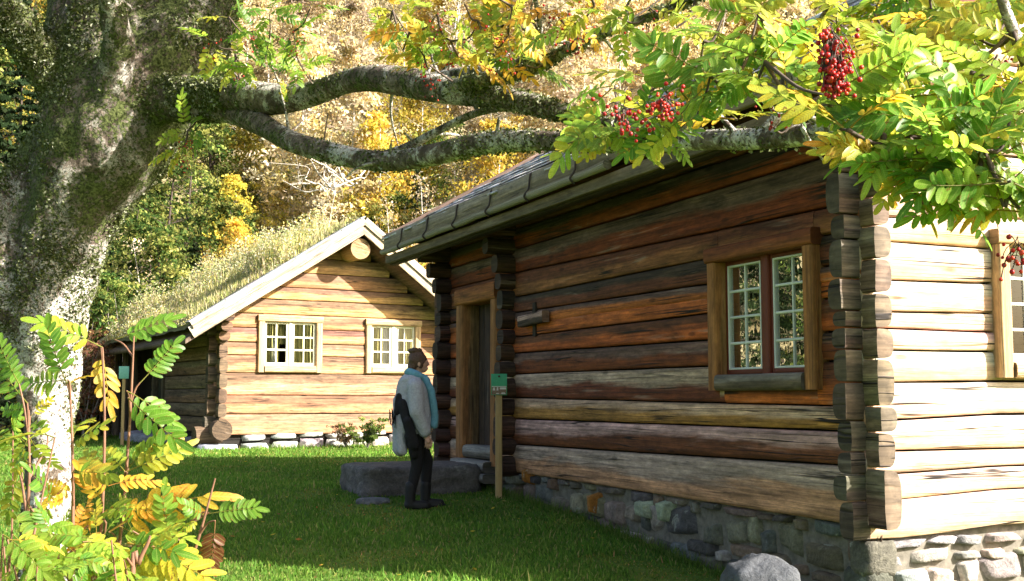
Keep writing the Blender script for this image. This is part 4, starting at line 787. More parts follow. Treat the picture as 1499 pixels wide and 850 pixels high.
limbs = {
 'a': [(105, 165, 7.45, 70), (72, 110, 7.3, 64), (40, 62, 7.2, 60), (5, 12, 7.1, 58), (-40, -50, 7.0, 54), (-90, -130, 6.8, 48), (-150, -260, 6.6, 36)],
 'b': [(165, 120, 7.8, 205), (160, 50, 7.95, 180), (155, -30, 8.05, 165), (165, -130, 8.1, 150), (140, -300, 8.4, 110), (120, -480, 8.6, 60)],
 'c': [(215, 150, 7.5, 150), (248, 80, 7.5, 142), (282, 10, 7.55, 132), (318, -80, 7.6, 120), (390, -220, 7.0, 80), (430, -400, 6.8, 45)],
 'd': [(165, 150, 7.2, 60), (172, 60, 6.95, 42), (163, 5, 6.8, 36), (150, -60, 6.6, 32), (120, -200, 6.2, 20)],
 'upper': [(200, 152, 7.4, 66), (290, 141, 7.1, 52), (340, 139, 6.9, 50), (400, 145, 6.7, 48), (450, 139, 6.5, 38), (500, 122, 6.3, 34), (545, 114, 6.1, 40), (600, 121, 5.9, 46), (650, 131, 5.7, 42), (700, 138, 5.5, 38), (760, 148, 5.3, 32), (800, 158, 5.1, 28), (850, 172, 4.9, 22), (900, 182, 4.6, 14)],
 'lower': [(190, 152, 7.5, 56), (260, 158, 7.2, 42), (330, 161, 7.0, 38), (372, 176, 6.8, 36), (400, 192, 6.6, 32), (430, 208, 6.4, 32), (480, 222, 6.2, 31), (530, 233, 6.0, 31), (580, 235, 5.8, 31), (640, 225, 5.5, 33), (690, 212, 5.3, 33), (740, 206, 5.1, 33), (800, 206, 4.9, 30), (880, 208, 4.6, 28), (960, 208, 4.4, 28), (1050, 204, 4.1, 31), (1130, 202, 3.8, 32), (1200, 194, 3.6, 34), (1290, 180, 3.4, 36), (1380, 163, 3.2, 38), (1499, 136, 3.0, 42), (1600, 105, 2.8, 44), (1800, 20, 2.5, 40)],
 'e': [(660, 128, 5.6, 24), (700, 118, 5.4, 24), (745, 108, 5.25, 24), (790, 95, 5.0, 19), (830, 72, 4.8, 17), (880, 50, 4.5, 15), (940, 28, 4.2, 13), (1000, 4, 3.9, 11), (1080, -40, 3.6, 8)],
 'f': [(600, 122, 5.9, 14), (660, 108, 5.7, 16), (720, 103, 5.4, 17), (760, 92, 5.2, 14), (786, 62, 5.0, 9), (790, 30, 4.9, 8), (778, -20, 4.8, 7)],
 'g': [(560, 228, 5.9, 14), (595, 215, 5.8, 13), (640, 192, 5.6, 12), (690, 168, 5.5, 11), (740, 155, 5.35, 11)],
 'h': [(1120, 190, 3.8, 16), (1180, 128, 3.8, 22), (1253, 96, 3.75, 30), (1330, 84, 3.6, 32), (1400, 62, 3.5, 30), (1470, 30, 3.4, 28), (1560, -20, 3.2, 26), (1700, -120, 3.0, 20)],
 'i': [(1520, 130, 3.0, 22), (1494, 70, 2.9, 19), (1474, 20, 2.85, 17), (1455, -40, 2.8, 14), (1430, -120, 2.7, 10)],
 'j': [(1140, 198, 3.75, 10), (1166, 170, 3.6, 9), (1182, 150, 3.5, 8), (1177, 112, 3.4, 7), (1160, 80, 3.3, 6)],
 'k': [(1165, 70, 3.3, 6), (1185, 50, 3.25, 7), (1205, 22, 3.2, 8), (1226, -10, 3.1, 8), (1260, -70, 3.0, 8)],
}
prims = []
for L in (trunkL, left): P, r_ = chain(L); Pc, rc = catmull(P, r_, 3); prims += [capsule(Pc[i], Pc[i + 1], rc[i], rc[i + 1]) for i in range(len(Pc) - 1)]
for k in 'abc': P, r_ = chain(limbs[k][:4]); Pc, rc = catmull(P, r_, 3); prims += [capsule(Pc[i], Pc[i + 1], rc[i], rc[i + 1]) for i in range(len(Pc) - 1)]
for k in range(5): a = 1.3 * k + .4; d = np.array([math.cos(a), math.sin(a), 0]); prims.append(capsule(base + [0, 0, .12], base + d * .42 + [0, 0, -.12], .13, .06))
for k in ('upper', 'lower', 'd'): P, r_ = chain(limbs[k][:3]); prims += [capsule(P[i], P[i + 1], r_[i] * 1.02, r_[i + 1]) for i in range(2)]
def bumpy(co, nr): return co + nr * (.045 * fbm(co, 3.2, 31) + .022 * fbm(co, 11, 33) + .01 * fbm(co, 30, 35))[:, None]
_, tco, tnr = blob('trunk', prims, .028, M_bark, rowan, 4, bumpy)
LP = []   # all limb samples, for twigs
lichP, lichN, lichS = [tco], [tnr], [np.full(len(tco), 1.0)]
for k, L in limbs.items():
    P, r_ = chain(L); 
    if k in 'abc': P, r_ = P[2:], r_[2:]
    mb = MB(); n0 = len(mb.V); tube(mb, P, r_, (.2, .2, .2), 16 if r_.max() > .03 else 8, 7, float(min(.026, r_.max() * .34)), 7.0)
    V = mb.V[0]; Cc, Rc = catmull(P, r_, 7); kk = 16 if r_.max() > .03 else 8; nn = unit(V - np.repeat(Cc, kk, 0)); lichP.append(V); lichN.append(nn); lichS.append(np.full(len(V), .75 if r_.max() > .035 else .35))
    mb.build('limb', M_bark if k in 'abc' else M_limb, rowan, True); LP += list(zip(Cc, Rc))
LPC = np.array([p for p, _ in LP]); SB = MB()
for i in range(70):   # short dead stubs and side twigs
    c_, r_ = LP[DR.integers(len(LP))]; d = unit(DR.standard_normal(3) + [0, 0, .3]); l = DR.uniform(.05, .28); tube(SB, [c_, c_ + d * (r_ + l * .5) + DR.normal(0, .015, 3), c_ + d * (r_ + l) + DR.normal(0, .04, 3)], [min(.012, r_ * .4), .007, .003], (.1, .1, .1), 6, 3)
st_ = SB.build('stub_twigs', M_limb, rowan, True); st_['kind'] = 'stuff'
# leafy lichen and moss tufts standing off the bark
A = np.concatenate(lichP); Nn = np.concatenate(lichN); S_ = np.concatenate(lichS); wgt = np.clip(fbm(A, 2.6, 41) * 1.6 + .25, 0, 1) * S_
for i in range(3): pass
cnt = 85000; q = DR.choice(len(A), cnt, p=wgt / wgt.sum()); P = A[q] + DR.normal(0, .016, (cnt, 3)) * .8; nr = unit(Nn[q] + DR.normal(0, .55, (cnt, 3))); ax = unit(np.cross(nr, DR.standard_normal((cnt, 3)))); bx = np.cross(nr, ax); sz = DR.uniform(.003, .010, (cnt, 1)) * S_[q][:, None]
up_ = nr * sz * 1.3; P = A[q] + (P - A[q]) - Nn[q] * ((P - A[q]) * Nn[q]).sum(1, keepdims=True)
V = np.stack([P - ax * sz * .8, P + ax * sz * .8, P + up_ + ax * sz + bx * sz, P + up_ - ax * sz + bx * sz * .6], 1).reshape(-1, 3)
lp = np.array([(.11, .135, .05), (.19, .21, .11), (.06, .075, .02), (.34, .35, .25), (.085, .095, .025)]); lc = lp[DR.integers(0, 5, cnt)] * DR.uniform(.6, 1.2, (cnt, 1)); mb = MB(); mb.add(V, [np.arange(cnt)[:, None] * 4 + np.array([[0, 1, 2, 3]])]); mb.A['c1'] = [np.repeat(lc, 4, 0)]; lo = mb.build('lichen', M_lich, rowan); lo['kind'] = 'stuff'

# --- pinnate leaves
def leaf_template(rng, pairs=6):
    V = []; F_ = []; T = []; I = []; U_ = []
    def leaflet(o, ang, L, wd, idn, roll):
        n0 = sum(len(v) for v in V); y = np.array([0, .12, .35, .65, .90, 1.0]); ww = np.array([.06, .62, 1.0, 1.0, .72, .22]) * wd / 2; d = np.array([math.sin(ang), math.cos(ang), 0]); s = np.array([math.cos(ang), -math.sin(ang), 0]); P = []
        fold = rng.uniform(.1, .5); curl = rng.uniform(-.15, .45)
        for yy, w_ in zip(y, ww):
            c = np.asarray(o) + d * yy * L; z = -curl * L * yy * yy
            for k in (-1, 0, 1): P.append(c + s * w_ * k + [0, 0, z + fold * abs(k) * w_ + roll * k * w_]); T.append(yy); I.append(idn); U_.append((k, yy, idn))
        V.append(np.array(P)); F_.append(grid_faces(6, 3) + n0)
    ys = np.linspace(.26, .90, pairs); idn = 0
    for i, y in enumerate(ys):
        for sd in (-1, 1):
            if rng.random() < .04: continue
            L = .275 * (1 - .25 * abs(i / (pairs - 1) - .4)) * rng.uniform(.88, 1.1); leaflet((0, y + rng.normal(0, .008), 0), sd * rad(rng.uniform(54, 74) - 14 * i / pairs), L, L * rng.uniform(.38, .46), idn, sd * rng.uniform(-.3, .3)); idn += 1
    leaflet((0, .95, 0), rng.normal(0, .15), .28, .115, idn, 0)
    n0 = sum(len(v) for v in V); yy = np.linspace(0, .97, 7); wv = np.linspace(.012, .005, 7); P = []
    for y, w_ in zip(yy, wv): P += [[-w_, y, 0], [w_, y, 0.0], [0, y, -w_ * 1.6]]
    V.append(np.array(P)); T += [-1] * 21; I += [99] * 21; U_ += [(.5, 0, 99)] * 21; g = grid_faces(7, 3, True) + n0; F_.append(g)
    return np.concatenate(V), np.concatenate(F_), np.array(T), np.array(I), np.array(U_, float)
TPL = [leaf_template(DR, p) for p in (6, 7, 7, 6, 8, 7)]
PAL = dict(g=(.075, .185, .022), lg=(.15, .28, .03), yg=(.31, .385, .045), y=(.52, .40, .04), o=(.55, .24, .03), b=(.15, .06, .025), dg=(.05, .13, .018))
class Leaves:
    def __init__(s): s.mb = MB(); s.c = []
    def add(s, B, D, Nv, L, col, col2=None, droop=None, rng=DR):
        V, F_, T, I, UU = TPL[rng.integers(len(TPL))]; D = unit(D); x = unit(np.cross(D, Nv)); z = np.cross(x, D); P = V.copy(); dr = rng.uniform(.05, .35) if droop is None else droop
        P[:, 2] -= dr * P[:, 1] ** 2 + rng.uniform(-.1, .3) * np.abs(P[:, 0]); P[:, 0] += rng.normal(0, .07) * P[:, 1] ** 2
        W_ = np.asarray(B) + L * (P[:, :1] * x + P[:, 1:2] * D + P[:, 2:] * z); s.mb.add(W_, [F_], guv=UU)
        c1 = np.asarray(PAL[col]); c2 = np.asarray(PAL[col2 or col]); n = I.max() + 1; lk = np.clip(rng.normal(.25, .3, 120), 0, 1)[I]; tipy = np.clip(T, 0, 1) ** 2 * rng.uniform(0, .7); f = np.clip(lk * .8 + tipy * (1 if col2 else 0), 0, 1)[:, None]; C_ = c1 * (1 - f) + c2 * f; C_ = C_ * rng.uniform(.8, 1.2) * rng.uniform(.88, 1.12, 120)[I][:, None]; C_[I == 99] = c1 * .4 + np.array([.14, .09, .03]); s.c.append(C_)
    def build(s, name, parent): s.mb.A['c1'] = s.c; return s.mb.build(name, M_rleaf, parent, True)
ico = None
def berries(parent, top, n, rng, spread=.035, length=.11, r=.0052, hang=(0, 0, -1)):
    global ico
    if ico is None: ico = ellips((0, 0, 0), (1, 1, 1), 8, 6)
    mb = MB(); V0, F0 = ico; st = MB(); top = np.asarray(top, float); hang = unit(hang)
    for i in range(n):
        f = rng.random() ** .8; c = top + hang * (length * (.15 + .85 * f)) + rng.normal(0, 1, 3) * spread * (.5 + .6 * math.sin(math.pi * min(1, f + .15))); rr = r * rng.uniform(.72, 1.15); mb.add(V0 * rr * [1, 1, rng.uniform(.88, 1.08)] + c, F0, np.array([(.42, .014, .012), (.34, .008, .01), (.50, .035, .012), (.22, .008, .01)][rng.integers(4)]) * rng.uniform(.85, 1.15))
        if i % 2 == 0: tube(st, [top + hang * length * f * .5, (top + c) / 2 + rng.normal(0, .004, 3), c], [.0012] * 3, (.2, .1, .05), 4, 2)
    o = mb.build('berry_cluster', M_berry, parent, True); st.build('stalk', M_rtwig, o, True); return o
def ylim(px): return float(np.interp(px, [250, 300, 310, 470, 490, 540, 560, 700, 780, 800, 850, 900, 960, 1000, 1030, 1050, 1190, 1212, 1250, 1290, 1320, 1350, 1380, 1440, 1499, 1700], [265, 240, 140, 140, 60, 60, 112, 112, 150, 240, 250, 238, 250, 225, 180, 176, 180, 262, 268, 310, 330, 345, 352, 340, 330, 330]))
LV = Leaves(); TW = MB()
def spray(px, py, Y, n, pal, L=.17, berry=0, rng=DR, lim=True, spread=1.0, down=.25):
    global LPC
    c = at(px, py, Y); j = np.argmin(((LPC - c) ** 2).sum(1)); s = LPC[j]; LPC = np.vstack([LPC, c, s * .4 + c * .6]) if np.linalg.norm(c - s) > .1 else LPC; mid = (s + c) / 2 + rng.normal(0, .05, 3) * np.linalg.norm(c - s); mid[2] -= .03
    if np.linalg.norm(c - s) > .02: tube(TW, [s, mid, c], [.006, .0045, .003], (.1, .07, .05), 5, 4)
    a0 = rng.uniform(0, 6.28); got = 0; L = min(L, .172); n = max(2, int(round(n * (.9 if px > 1190 else .7 if px > 850 else .85))))
    for i in range(n * 3):
        if got >= n: break
        a = a0 + i * 2.4 + rng.normal(0, .3); D = RT * math.cos(a) + UP * (.8 * math.sin(a) - down) + FW * rng.normal(0, .45); D = unit(D); l = L * rng.uniform(.75, 1.15); e = c + D * l; ex, ey = project(e - [0, 0, .25 * l]); 
        if lim and ey > ylim(ex): continue
        Nv = unit(np.array([0, 0, .75]) - FW * rng.uniform(-.2, 1.0) + rng.normal(0, .35, 3)); p_ = pal[rng.integers(len(pal))]; LV.add(c + D * .01, D, Nv, l, p_[0], p_[1]); got += 1
    if berry: berries(rowan, c - [0, 0, .01], berry, rng)
G_ = [('g', 'lg'), ('lg', 'yg'), ('g', 'yg'), ('lg', 'yg')]; Y_ = [('yg', 'y'), ('y', 'o'), ('lg', 'y'), ('yg', 'lg')]; O_ = [('y', 'o'), ('o', 'y'), ('yg', 'o'), ('yg', 'y'), ('lg', 'yg')]; B_ = [('yg', 'y'), ('y', 'yg'), ('lg', 'y'), ('yg', 'lg')]; A_ = G_ + Y_
for sp in [ # beside the trunk
 (335, 25, 6.6, 5, G_ + Y_), (370, 45, 6.5, 6, G_, .185, 14), (410, 70, 6.4, 6, G_), (440, 95, 6.3, 5, G_), (350, 90, 6.6, 5, Y_, .185, 10), (395, 20, 6.3, 5, G_), (430, 45, 6.2, 5, G_, .185, 14), (455, 10, 6.1, 5, G_), (325, 110, 6.7, 4, G_), (310, 60, 6.7, 4, Y_, .18, 9), (460, 110, 6.2, 3, [('lg', 'yg')]), (380, 100, 6.5, 5, G_),
 (275, 190, 7.0, 5, Y_, .17, 22), (268, 215, 7.0, 4, B_, .17, 18), (295, 180, 6.9, 4, G_), (420, 160, 6.5, 3, Y_, .15), (480, 165, 6.2, 3, [('lg', 'y')], .15), (400, 185, 6.6, 2, G_, .13),
 # above the middle
 (575, 15, 5.3, 5, Y_), (600, 45, 5.2, 6, O_), (640, 20, 5.1, 6, Y_, .185, 12), (660, 60, 5.1, 6, O_, .185, 14), (620, 80, 5.2, 5, O_, .185, 12), (700, 30, 4.9, 6, Y_, .185, 10), (720, 65, 4.9, 6, O_, .185, 16), (690, 90, 5.1, 5, O_), (745, 50, 4.8, 5, Y_, .185, 14), (590, 75, 5.3, 5, G_), (560, 45, 5.4, 4, G_), (750, 10, 4.7, 5, B_), (680, 5, 4.9, 5, O_), (770, 95, 4.9, 3, G_), (630, 100, 5.3, 4, O_, .17, 12), (735, 92, 5.0, 3, Y_),
 (812, 15, 4.4, 4, O_, .16, 16), (840, 35, 4.3, 4, O_, .15, 14), (870, 8, 4.2, 5, B_), (905, 25, 4.1, 4, Y_), (950, 10, 3.9, 5, B_, .18, 10), (990, 40, 3.8, 5, Y_, .18, 12)]: spray(*sp)
# big near leaves over the dark cabin
for sp in [(905, 165, 3.2, 5, G_ + Y_, .19), (935, 205, 3.05, 6, G_, .19), (880, 200, 3.2, 5, [('g', 'y'), ('lg', 'y')], .19), (985, 195, 3.0, 6, [('g', 'yg'), ('yg', 'y')], .19), (965, 120, 3.2, 6, Y_, .19), (1010, 150, 3.0, 6, G_ + Y_, .19), (900, 125, 3.4, 5, G_, .18), (1040, 110, 2.9, 6, G_ + [('g', 'g')] * 2, .19), (1075, 70, 2.9, 7, G_, .2), (1095, 130, 2.9, 6, G_ + Y_, .19), (1030, 60, 3.1, 6, G_ + B_, .19), (1110, 20, 2.9, 7, G_ + B_, .19), (1060, 20, 3.1, 6, B_, .19), (1120, 90, 2.8, 6, G_, .2), (1150, 130, 2.8, 6, B_, .19), (1080, 175, 3.2, 4, Y_, .16), (1160, 40, 2.9, 6, B_, .19), (1130, 185, 3.6, 3, G_, .13),
 (1210, 140, 2.6, 6, G_, .19), (1240, 190, 2.5, 6, G_ + Y_, .19), (1290, 150, 2.6, 7, G_, .19), (1260, 110, 2.6, 6, G_ + B_, .19), (1330, 200, 2.5, 7, G_, .19), (1300, 240, 2.5, 6, Y_, .19), (1370, 230, 2.45, 7, Y_ + G_, .19), (1340, 150, 2.6, 6, G_, .19), (1400, 170, 2.5, 7, G_, .19), (1440, 220, 2.4, 7, G_, .19), (1480, 170, 2.4, 6, G_ + B_, .19), (1420, 270, 2.4, 6, G_ + Y_, .19), (1480, 265, 2.35, 6, G_, .19), (1370, 285, 2.5, 4, G_, .19), (1275, 225, 2.6, 5, Y_, .18), (1500, 310, 2.4, 4, Y_, .18),
 (1290, 60, 3.1, 6, B_, .19), (1330, 25, 3.2, 6, B_, .19), (1380, 100, 2.9, 6, B_, .19), (1420, 50, 3.0, 6, B_, .19), (1450, 110, 2.7, 6, B_, .19), (1490, 60, 2.8, 6, B_, .19), (1250, 30, 3.2, 6, B_ + G_, .19), (1400, 10, 3.2, 5, Y_, .19, 10), (1480, 10, 3.0, 6, B_, .19, 10), (1300, 5, 3.3, 5, G_ + B_, .19), (1200, 70, 3.0, 5, B_ + G_, .18), (1350, 110, 3.0, 5, B_, .19), (1440, 170, 2.6, 5, B_, .18), (1310, 110, 2.9, 5, G_, .19), (1225, 15, 3.0, 5, G_ + B_, .19), (1300, -20, 3.3, 6, B_), (1360, -10, 3.2, 6, G_ + B_), (1420, 25, 3.0, 6, B_), (1470, -15, 3.0, 6, B_), (1390, 40, 3.1, 6, Y_), (1330, 70, 3.0, 6, B_), (1460, 80, 2.8, 6, B_), (1280, 20, 3.2, 6, B_ + G_), (1495, 120, 2.6, 6, Y_), (1465, 290, 2.4, 5, G_), (1400, 300, 2.45, 4, Y_ + G_), (1330, 270, 2.5, 4, Y_)]: spray(*sp)
# main berry clusters
for px, py, Y, n, ln, sd in ((1218, 36, 2.35, 190, .14, .020), (1228, 80, 2.35, 60, .07, .018), (970, 140, 2.75, 60, .045, .026), (912, 152, 2.75, 34, .045, .026), (945, 172, 2.8, 10, .03, .02), (1015, 112, 3.3, 18, .05, .035), (1100, 60, 3.3, 12, .05, .03), (1110, 72, 3.2, 10, .05, .03), (1490, 345, 2.4, 26, .06, .025), (1320, 35, 3.4, 14, .07, .03), (1345, 45, 3.4, 10, .06, .02), (1390, 118, 3.0, 3, .03, .02), (1372, 112, 3.1, 12, .05, .03), (1490, 90, 2.8, 8, .05, .02), (830, 10, 4.4, 20, .10, .05), (848, 25, 4.3, 14, .08, .05), (1130, 158, 3.4, 10, .05, .03)): berries(rowan, at(px, py, Y), n, DR, sd, ln)
# a few hand placed leaves that read clearly in front of the walls
def leaf_px(Lv, b, t, Y, col, col2=None, Yt=None, tilt=0.0, droop=.12, face=.9, rng=DR):
    B = at(*b, Y); T_ = at(*t, Yt or Y); D = T_ - B; Lv.add(B, D, unit(-FW * face + np.array([0, 0, .55]) + RT * tilt + rng.normal(0, .12, 3)), np.linalg.norm(D) * .95, col, col2, droop, rng)
for b, t, Y, c1, c2 in (((1440, 285), (1330, 315), 2.5, 'lg', 'g'), ((1330, 225), (1205, 215), 2.5, 'yg', 'y'), ((1340, 235), (1290, 300), 2.5, 'yg', 'y'), ((1420, 240), (1300, 268), 2.5, 'yg', 'y'), ((893, 160), (800, 222), 3.0, 'lg', 'y'), ((900, 190), (855, 232), 3.0, 'yg', 'y'), ((985, 178), (905, 222), 3.0, 'g', 'lg'), ((960, 190), (1010, 232), 3.0, 'lg', 'yg'), ((1000, 170), (935, 228), 2.95, 'yg', 'y'), ((1160, 60), (1065, 80), 2.9, 'g', 'g'), ((1120, 100), (1040, 130), 2.9, 'yg', 'y'), ((885, 150), (828, 168), 3.1, 'lg', 'y'), ((1380, 180), (1250, 150), 2.5, 'g', 'lg'), ((1480, 230), (1380, 200), 2.4, 'g', 'lg'), ((1495, 210), (1400, 260), 2.4, 'g', 'lg'), ((1340, 180), (1220, 175), 2.5, 'g', 'lg')): leaf_px(LV, b, t, Y, c1, c2)
for i in range(120):   # unseen leafy sprays added above the frame to shade the top of the trunk
    c_ = np.array([-2.2, 8.0, 2.85]) + SUN * DR.uniform(1.2, 4.2) + DR.normal(0, .65, 3) * [1, .5, 1]; px, py = project(c_)
    if py < -60: spray(px, py, c_[1], 6, A_, .2, 0, DR, False)
for i in range(70):  # more unseen sprays, added to shade the fork of the trunk
    c_ = at(190, 90, 7.5) + SUN * DR.uniform(1.6, 3.4) + DR.normal(0, .36, 3); px, py = project(c_)
    if py < -60: spray(px, py, c_[1], 6, A_, .2, 0, DR, False)
# crown above the frame: leafy sprays on the rising limbs
for i in range(70):
    p_ = [at(DR.uniform(-300, 600), DR.uniform(-700, -80), DR.uniform(5.5, 8.5)), at(DR.uniform(500, 1500), DR.uniform(-260, -60), DR.uniform(3.2, 5))][i % 2]; px, py = project(p_); spray(px, py, p_[1], 6, A_, .2, 0, DR, False)
LV.build('crown', rowan); tg = TW.build('twigs', M_rtwig, rowan, True); tg['kind'] = 'stuff'

# ------------------------------------------------------------------ rowan saplings in the lower left corner
def sapling(stem, leaves, fill, lab, w0=.0046, pale=None):
    P = [np.array(at(a, b, y)) for a, b, y in stem]; g_ = P[-1].copy(); g_[2] = float(ground(g_[0], g_[1])) - .03; P.append(g_)
    root = thing('rowan_sapling', g_ + [0, 0, .03], lab, 'sapling', 'rowan saplings in the near corner'); mb = MB(); tube(mb, P, np.linspace(w0 * .45, w0 * 1.3, len(P)), pale or (.17, .09, .055), 8, 6, .0008, 30); lv = Leaves()
    for b, t, Y, c1, c2, dr in leaves:
        leaf_px(lv, b, t, Y, c1, c2, Y + DR.normal(0, .05), DR.normal(0, .2), dr)
        B = at(*b, Y); q = np.array(P); qs, _ = catmull(q, np.ones(len(q)), 6); j = np.argmin(((qs - B - [0, 0, -.05]) ** 2).sum(1)); 
        if np.linalg.norm(qs[j] - B) > .015: tube(mb, [qs[j], (qs[j] + B) / 2 + [0, 0, .01], B], [.003, .0025, .002], (.3, .12, .05), 5, 3)
    for (x0, x1, y0, y1, n, pal, Ya, Yb) in fill:
        for i in range(n):
            px, py = DR.uniform(x0, x1), DR.uniform(y0, y1); a = DR.uniform(0, 6.28); l = DR.uniform(55, 92); c = pal[DR.integers(len(pal))]; Y = DR.uniform(Ya, Yb); e = (px + l * math.cos(a), py + .7 * l * math.sin(a) + 10)
            if max(e[0], px) > x1 + 70: continue
            leaf_px(lv, (px, py), e, Y, c[0], c[1], Y + DR.normal(0, .08), DR.normal(0, .5), DR.uniform(.1, .5), DR.uniform(.1, 1.1))
            if i % 2 == 0:
                B = at(px, py, Y); qs, _ = catmull(np.array(P), np.ones(len(P)), 6); j = np.argmin(((qs - B - [0, 0, -.1]) ** 2).sum(1)); q0 = qs[j] if np.linalg.norm(qs[j] - B) < .22 else B + np.array([DR.normal(0, .05), DR.normal(0, .05), -.55]); tube(mb, [q0, (q0 + B) / 2 + [DR.normal(0, .02), 0, .02], B], [.0035, .0028, .0018], (.25, .12, .06), 5, 3)
    mb.build('stem', M_stem, root, True); lv.build('foliage', root); return root
sapling([(148, 508, 2.9), (152, 560, 2.9), (153, 640, 2.9), (150, 740, 2.9), (144, 820, 2.9), (140, 900, 2.9)], [((150, 508), (56, 460), 2.9, 'lg', 'y', .15), ((150, 515), (158, 566), 2.95, 'y', 'o', .5), ((152, 720), (118, 655), 2.9, 'yg', 'o', .3), ((150, 735), (128, 690), 2.85, 'y', 'o', .3), ((148, 770), (118, 830), 2.9, 'y', 'o', .4)], [(110, 170, 700, 830, 6, O_, 2.75, 3.0)], 'tall thin rowan sapling with a bright leaf at its bare tip')
sapling([(196, 492, 3.0), (194, 540, 3.0), (191, 600, 3.0), (187, 660, 3.0), (180, 750, 3.0), (171, 825, 3.0), (165, 900, 3.0)], [((168, 497), (248, 466), 3.05, 'lg', 'g', .15), ((205, 560), (262, 500), 3.0, 'lg', 'g', .0), ((186, 572), (252, 606), 2.95, 'lg', 'g', .5), ((188, 582), (232, 628), 2.95, 'g', 'lg', .5), ((185, 690), (268, 655), 2.95, 'yg', 'y', .25), ((188, 685), (222, 640), 3.0, 'lg', 'yg', .2), ((183, 690), (148, 648), 2.95, 'yg', 'y', .3), ((160, 778), (280, 692), 2.9, 'y', 'o', .3), ((178, 750), (238, 735), 2.9, 'y', 'o', .4), ((176, 770), (232, 800), 2.9, 'yg', 'y', .4), ((172, 800), (245, 770), 2.85, 'lg', 'yg', .3)], [], 'rowan sapling with green drooping leaves and one orange leaf, arching right')
sapling([(100, 560, 2.8), (104, 600, 2.8), (106, 660, 2.8), (107, 740, 2.8), (105, 830, 2.8), (100, 900, 2.8)], [((98, 562), (62, 476), 2.8, 'g', 'lg', .1), ((100, 556), (28, 560), 2.75, 'lg', 'yg', .2), ((102, 560), (128, 546), 2.8, 'y', 'o', .1), ((106, 640), (122, 600), 2.8, 'lg', 'y', .2), ((104, 650), (135, 625), 2.8, 'lg', 'y', .3), ((106, 690), (152, 690), 2.75, 'lg', 'o', .2), ((104, 700), (66, 735), 2.75, 'y', 'o', .3), ((104, 720), (58, 700), 2.7, 'y', 'b', .3)], [(60, 130, 690, 800, 7, O_ + G_, 2.6, 2.9)], 'rowan sapling in front of the trunk with green top leaves and yellow lower leaves')
sapling([(42, 640, 2.7), (43, 690, 2.7), (40, 760, 2.7), (36, 860, 2.7)], [((28, 562), (-8, 500), 2.7, 'lg', 'g', .1), ((40, 590), (-12, 530), 2.7, 'lg', 'g', .1), ((42, 640), (15, 690), 2.7, 'yg', 'y', .3), ((40, 632), (62, 690), 2.7, 'yg', 'lg', .5), ((44, 610), (70, 580), 2.8, 'y', 'yg', .2), ((42, 600), (-5, 600), 2.7, 'lg', 'g', .2)], [(-30, 90, 600, 760, 15, B_ + G_ + G_, 2.5, 2.9)], 'leafy rowan sapling at the left edge in front of the trunk', .005)
sapling([(315, 700, 2.8), (302, 748, 2.8), (287, 800, 2.8), (268, 860, 2.8), (262, 900, 2.8)], [((315, 762), (312, 842), 2.78, 'b', 'b', .2)], [], 'leaning bare rowan stem with one hanging brown leaf')
sapling([(306, 750, 2.85), (292, 758, 2.85), (270, 776, 2.85), (248, 806, 2.85), (235, 880, 2.85)], [((304, 752), (378, 738), 2.85, 'lg', 'g', .15), ((300, 755), (272, 738), 2.85, 'lg', 'g', .2), ((292, 760), (265, 772), 2.85, 'lg', 'y', .3), ((248, 800), (236, 718), 2.8, 'lg', 'yg', .4), ((246, 790), (262, 735), 2.8, 'yg', 'lg', .3), ((262, 790), (290, 838), 2.8, 'y', 'yg', .3)], [(170, 235, 770, 850, 7, B_ + G_, 2.7, 2.9)], 'small pale stemmed rowan shoot with a single green leaf reaching right', .005, (.42, .3, .24))
sapling([(220, 784, 2.6), (216, 796, 2.6), (203, 825, 2.6), (192, 880, 2.6)], [], [(0, 200, 780, 900, 34, G_ + G_ + B_, 2.3, 2.6)], 'short dark budded rowan stem above the mass of green leaves in the corner', .006, (.1, .05, .03))
# ------------------------------------------------------------------ stone step, boulder, signs
def rock(name, parent, c, half, ax, ay, mat, col, seed, n=22, box=.5, noise=.12):
    """weathered stone: a rounded box with broken faces"""
    V, Fs = ellips((0, 0, 0), (1, 1, 1), n * 2, n); d = unit(V); q = np.abs(d).max(1, keepdims=True); P = d * (1 - box) + d / q * box; P = P * (1 + noise * fbm(d, 1.7, seed)[:, None] + .35 * noise * fbm(d, 5, seed + 3)[:, None])
    W_ = np.asarray(c) + P[:, :1] * half[0] * ax + P[:, 1:2] * half[1] * ay + P[:, 2:] * half[2] * np.array([0, 0, 1.]); mb = MB(); mb.add(W_, Fs, col); return mb, mb.build(name, mat, parent, True)
M_step = mat_stone('step_stone', .9, .35)
c = CB.W(-.90, 7.1, .09); _, o = rock('stone_step', None, c, (.74, .52, .23), CB.v, CB.u, M_step, (.11, .10, .092), 4, 30, .95, .09); tag(o, 'long grey stone slab lying as a step in front of the dark door', 'stone step')
c = at(547, 716, 13.0); c[2] = ground(c[0], c[1]) + .01; _, o = rock('flat_stone', None, c, (.20, .16, .05), RT, np.array([0, 1., 0]), M_step, (.12, .12, .12), 8, 12, .4); tag(o, 'small flat grey stone in the grass at the left end of the step', 'stone')
c = at(1115, 868, 7.45); c[2] -= .02; _, o = rock('boulder', None, c, (.26, .24, .25), RT, np.array([0, 1., 0]), M_step, (.065, .07, .078), 15, 30, .2, .16); tag(o, 'round grey boulder in the grass against the foundation near the cabin corner', 'boulder')
M_green = mat_plain('green_sign_paint', (.04, .33, .16), .45, .08, 30); M_post = mat_wood('new_post', .35, .3); M_white = mat_plain('white_print', (.62, .60, .56), .5, .1, 80); M_brownp = mat_plain('brown_print', (.22, .14, .09), .5, .5, 60); M_teal = mat_plain('pale_teal_sign', (.16, .40, .33), .5, .1, 30)
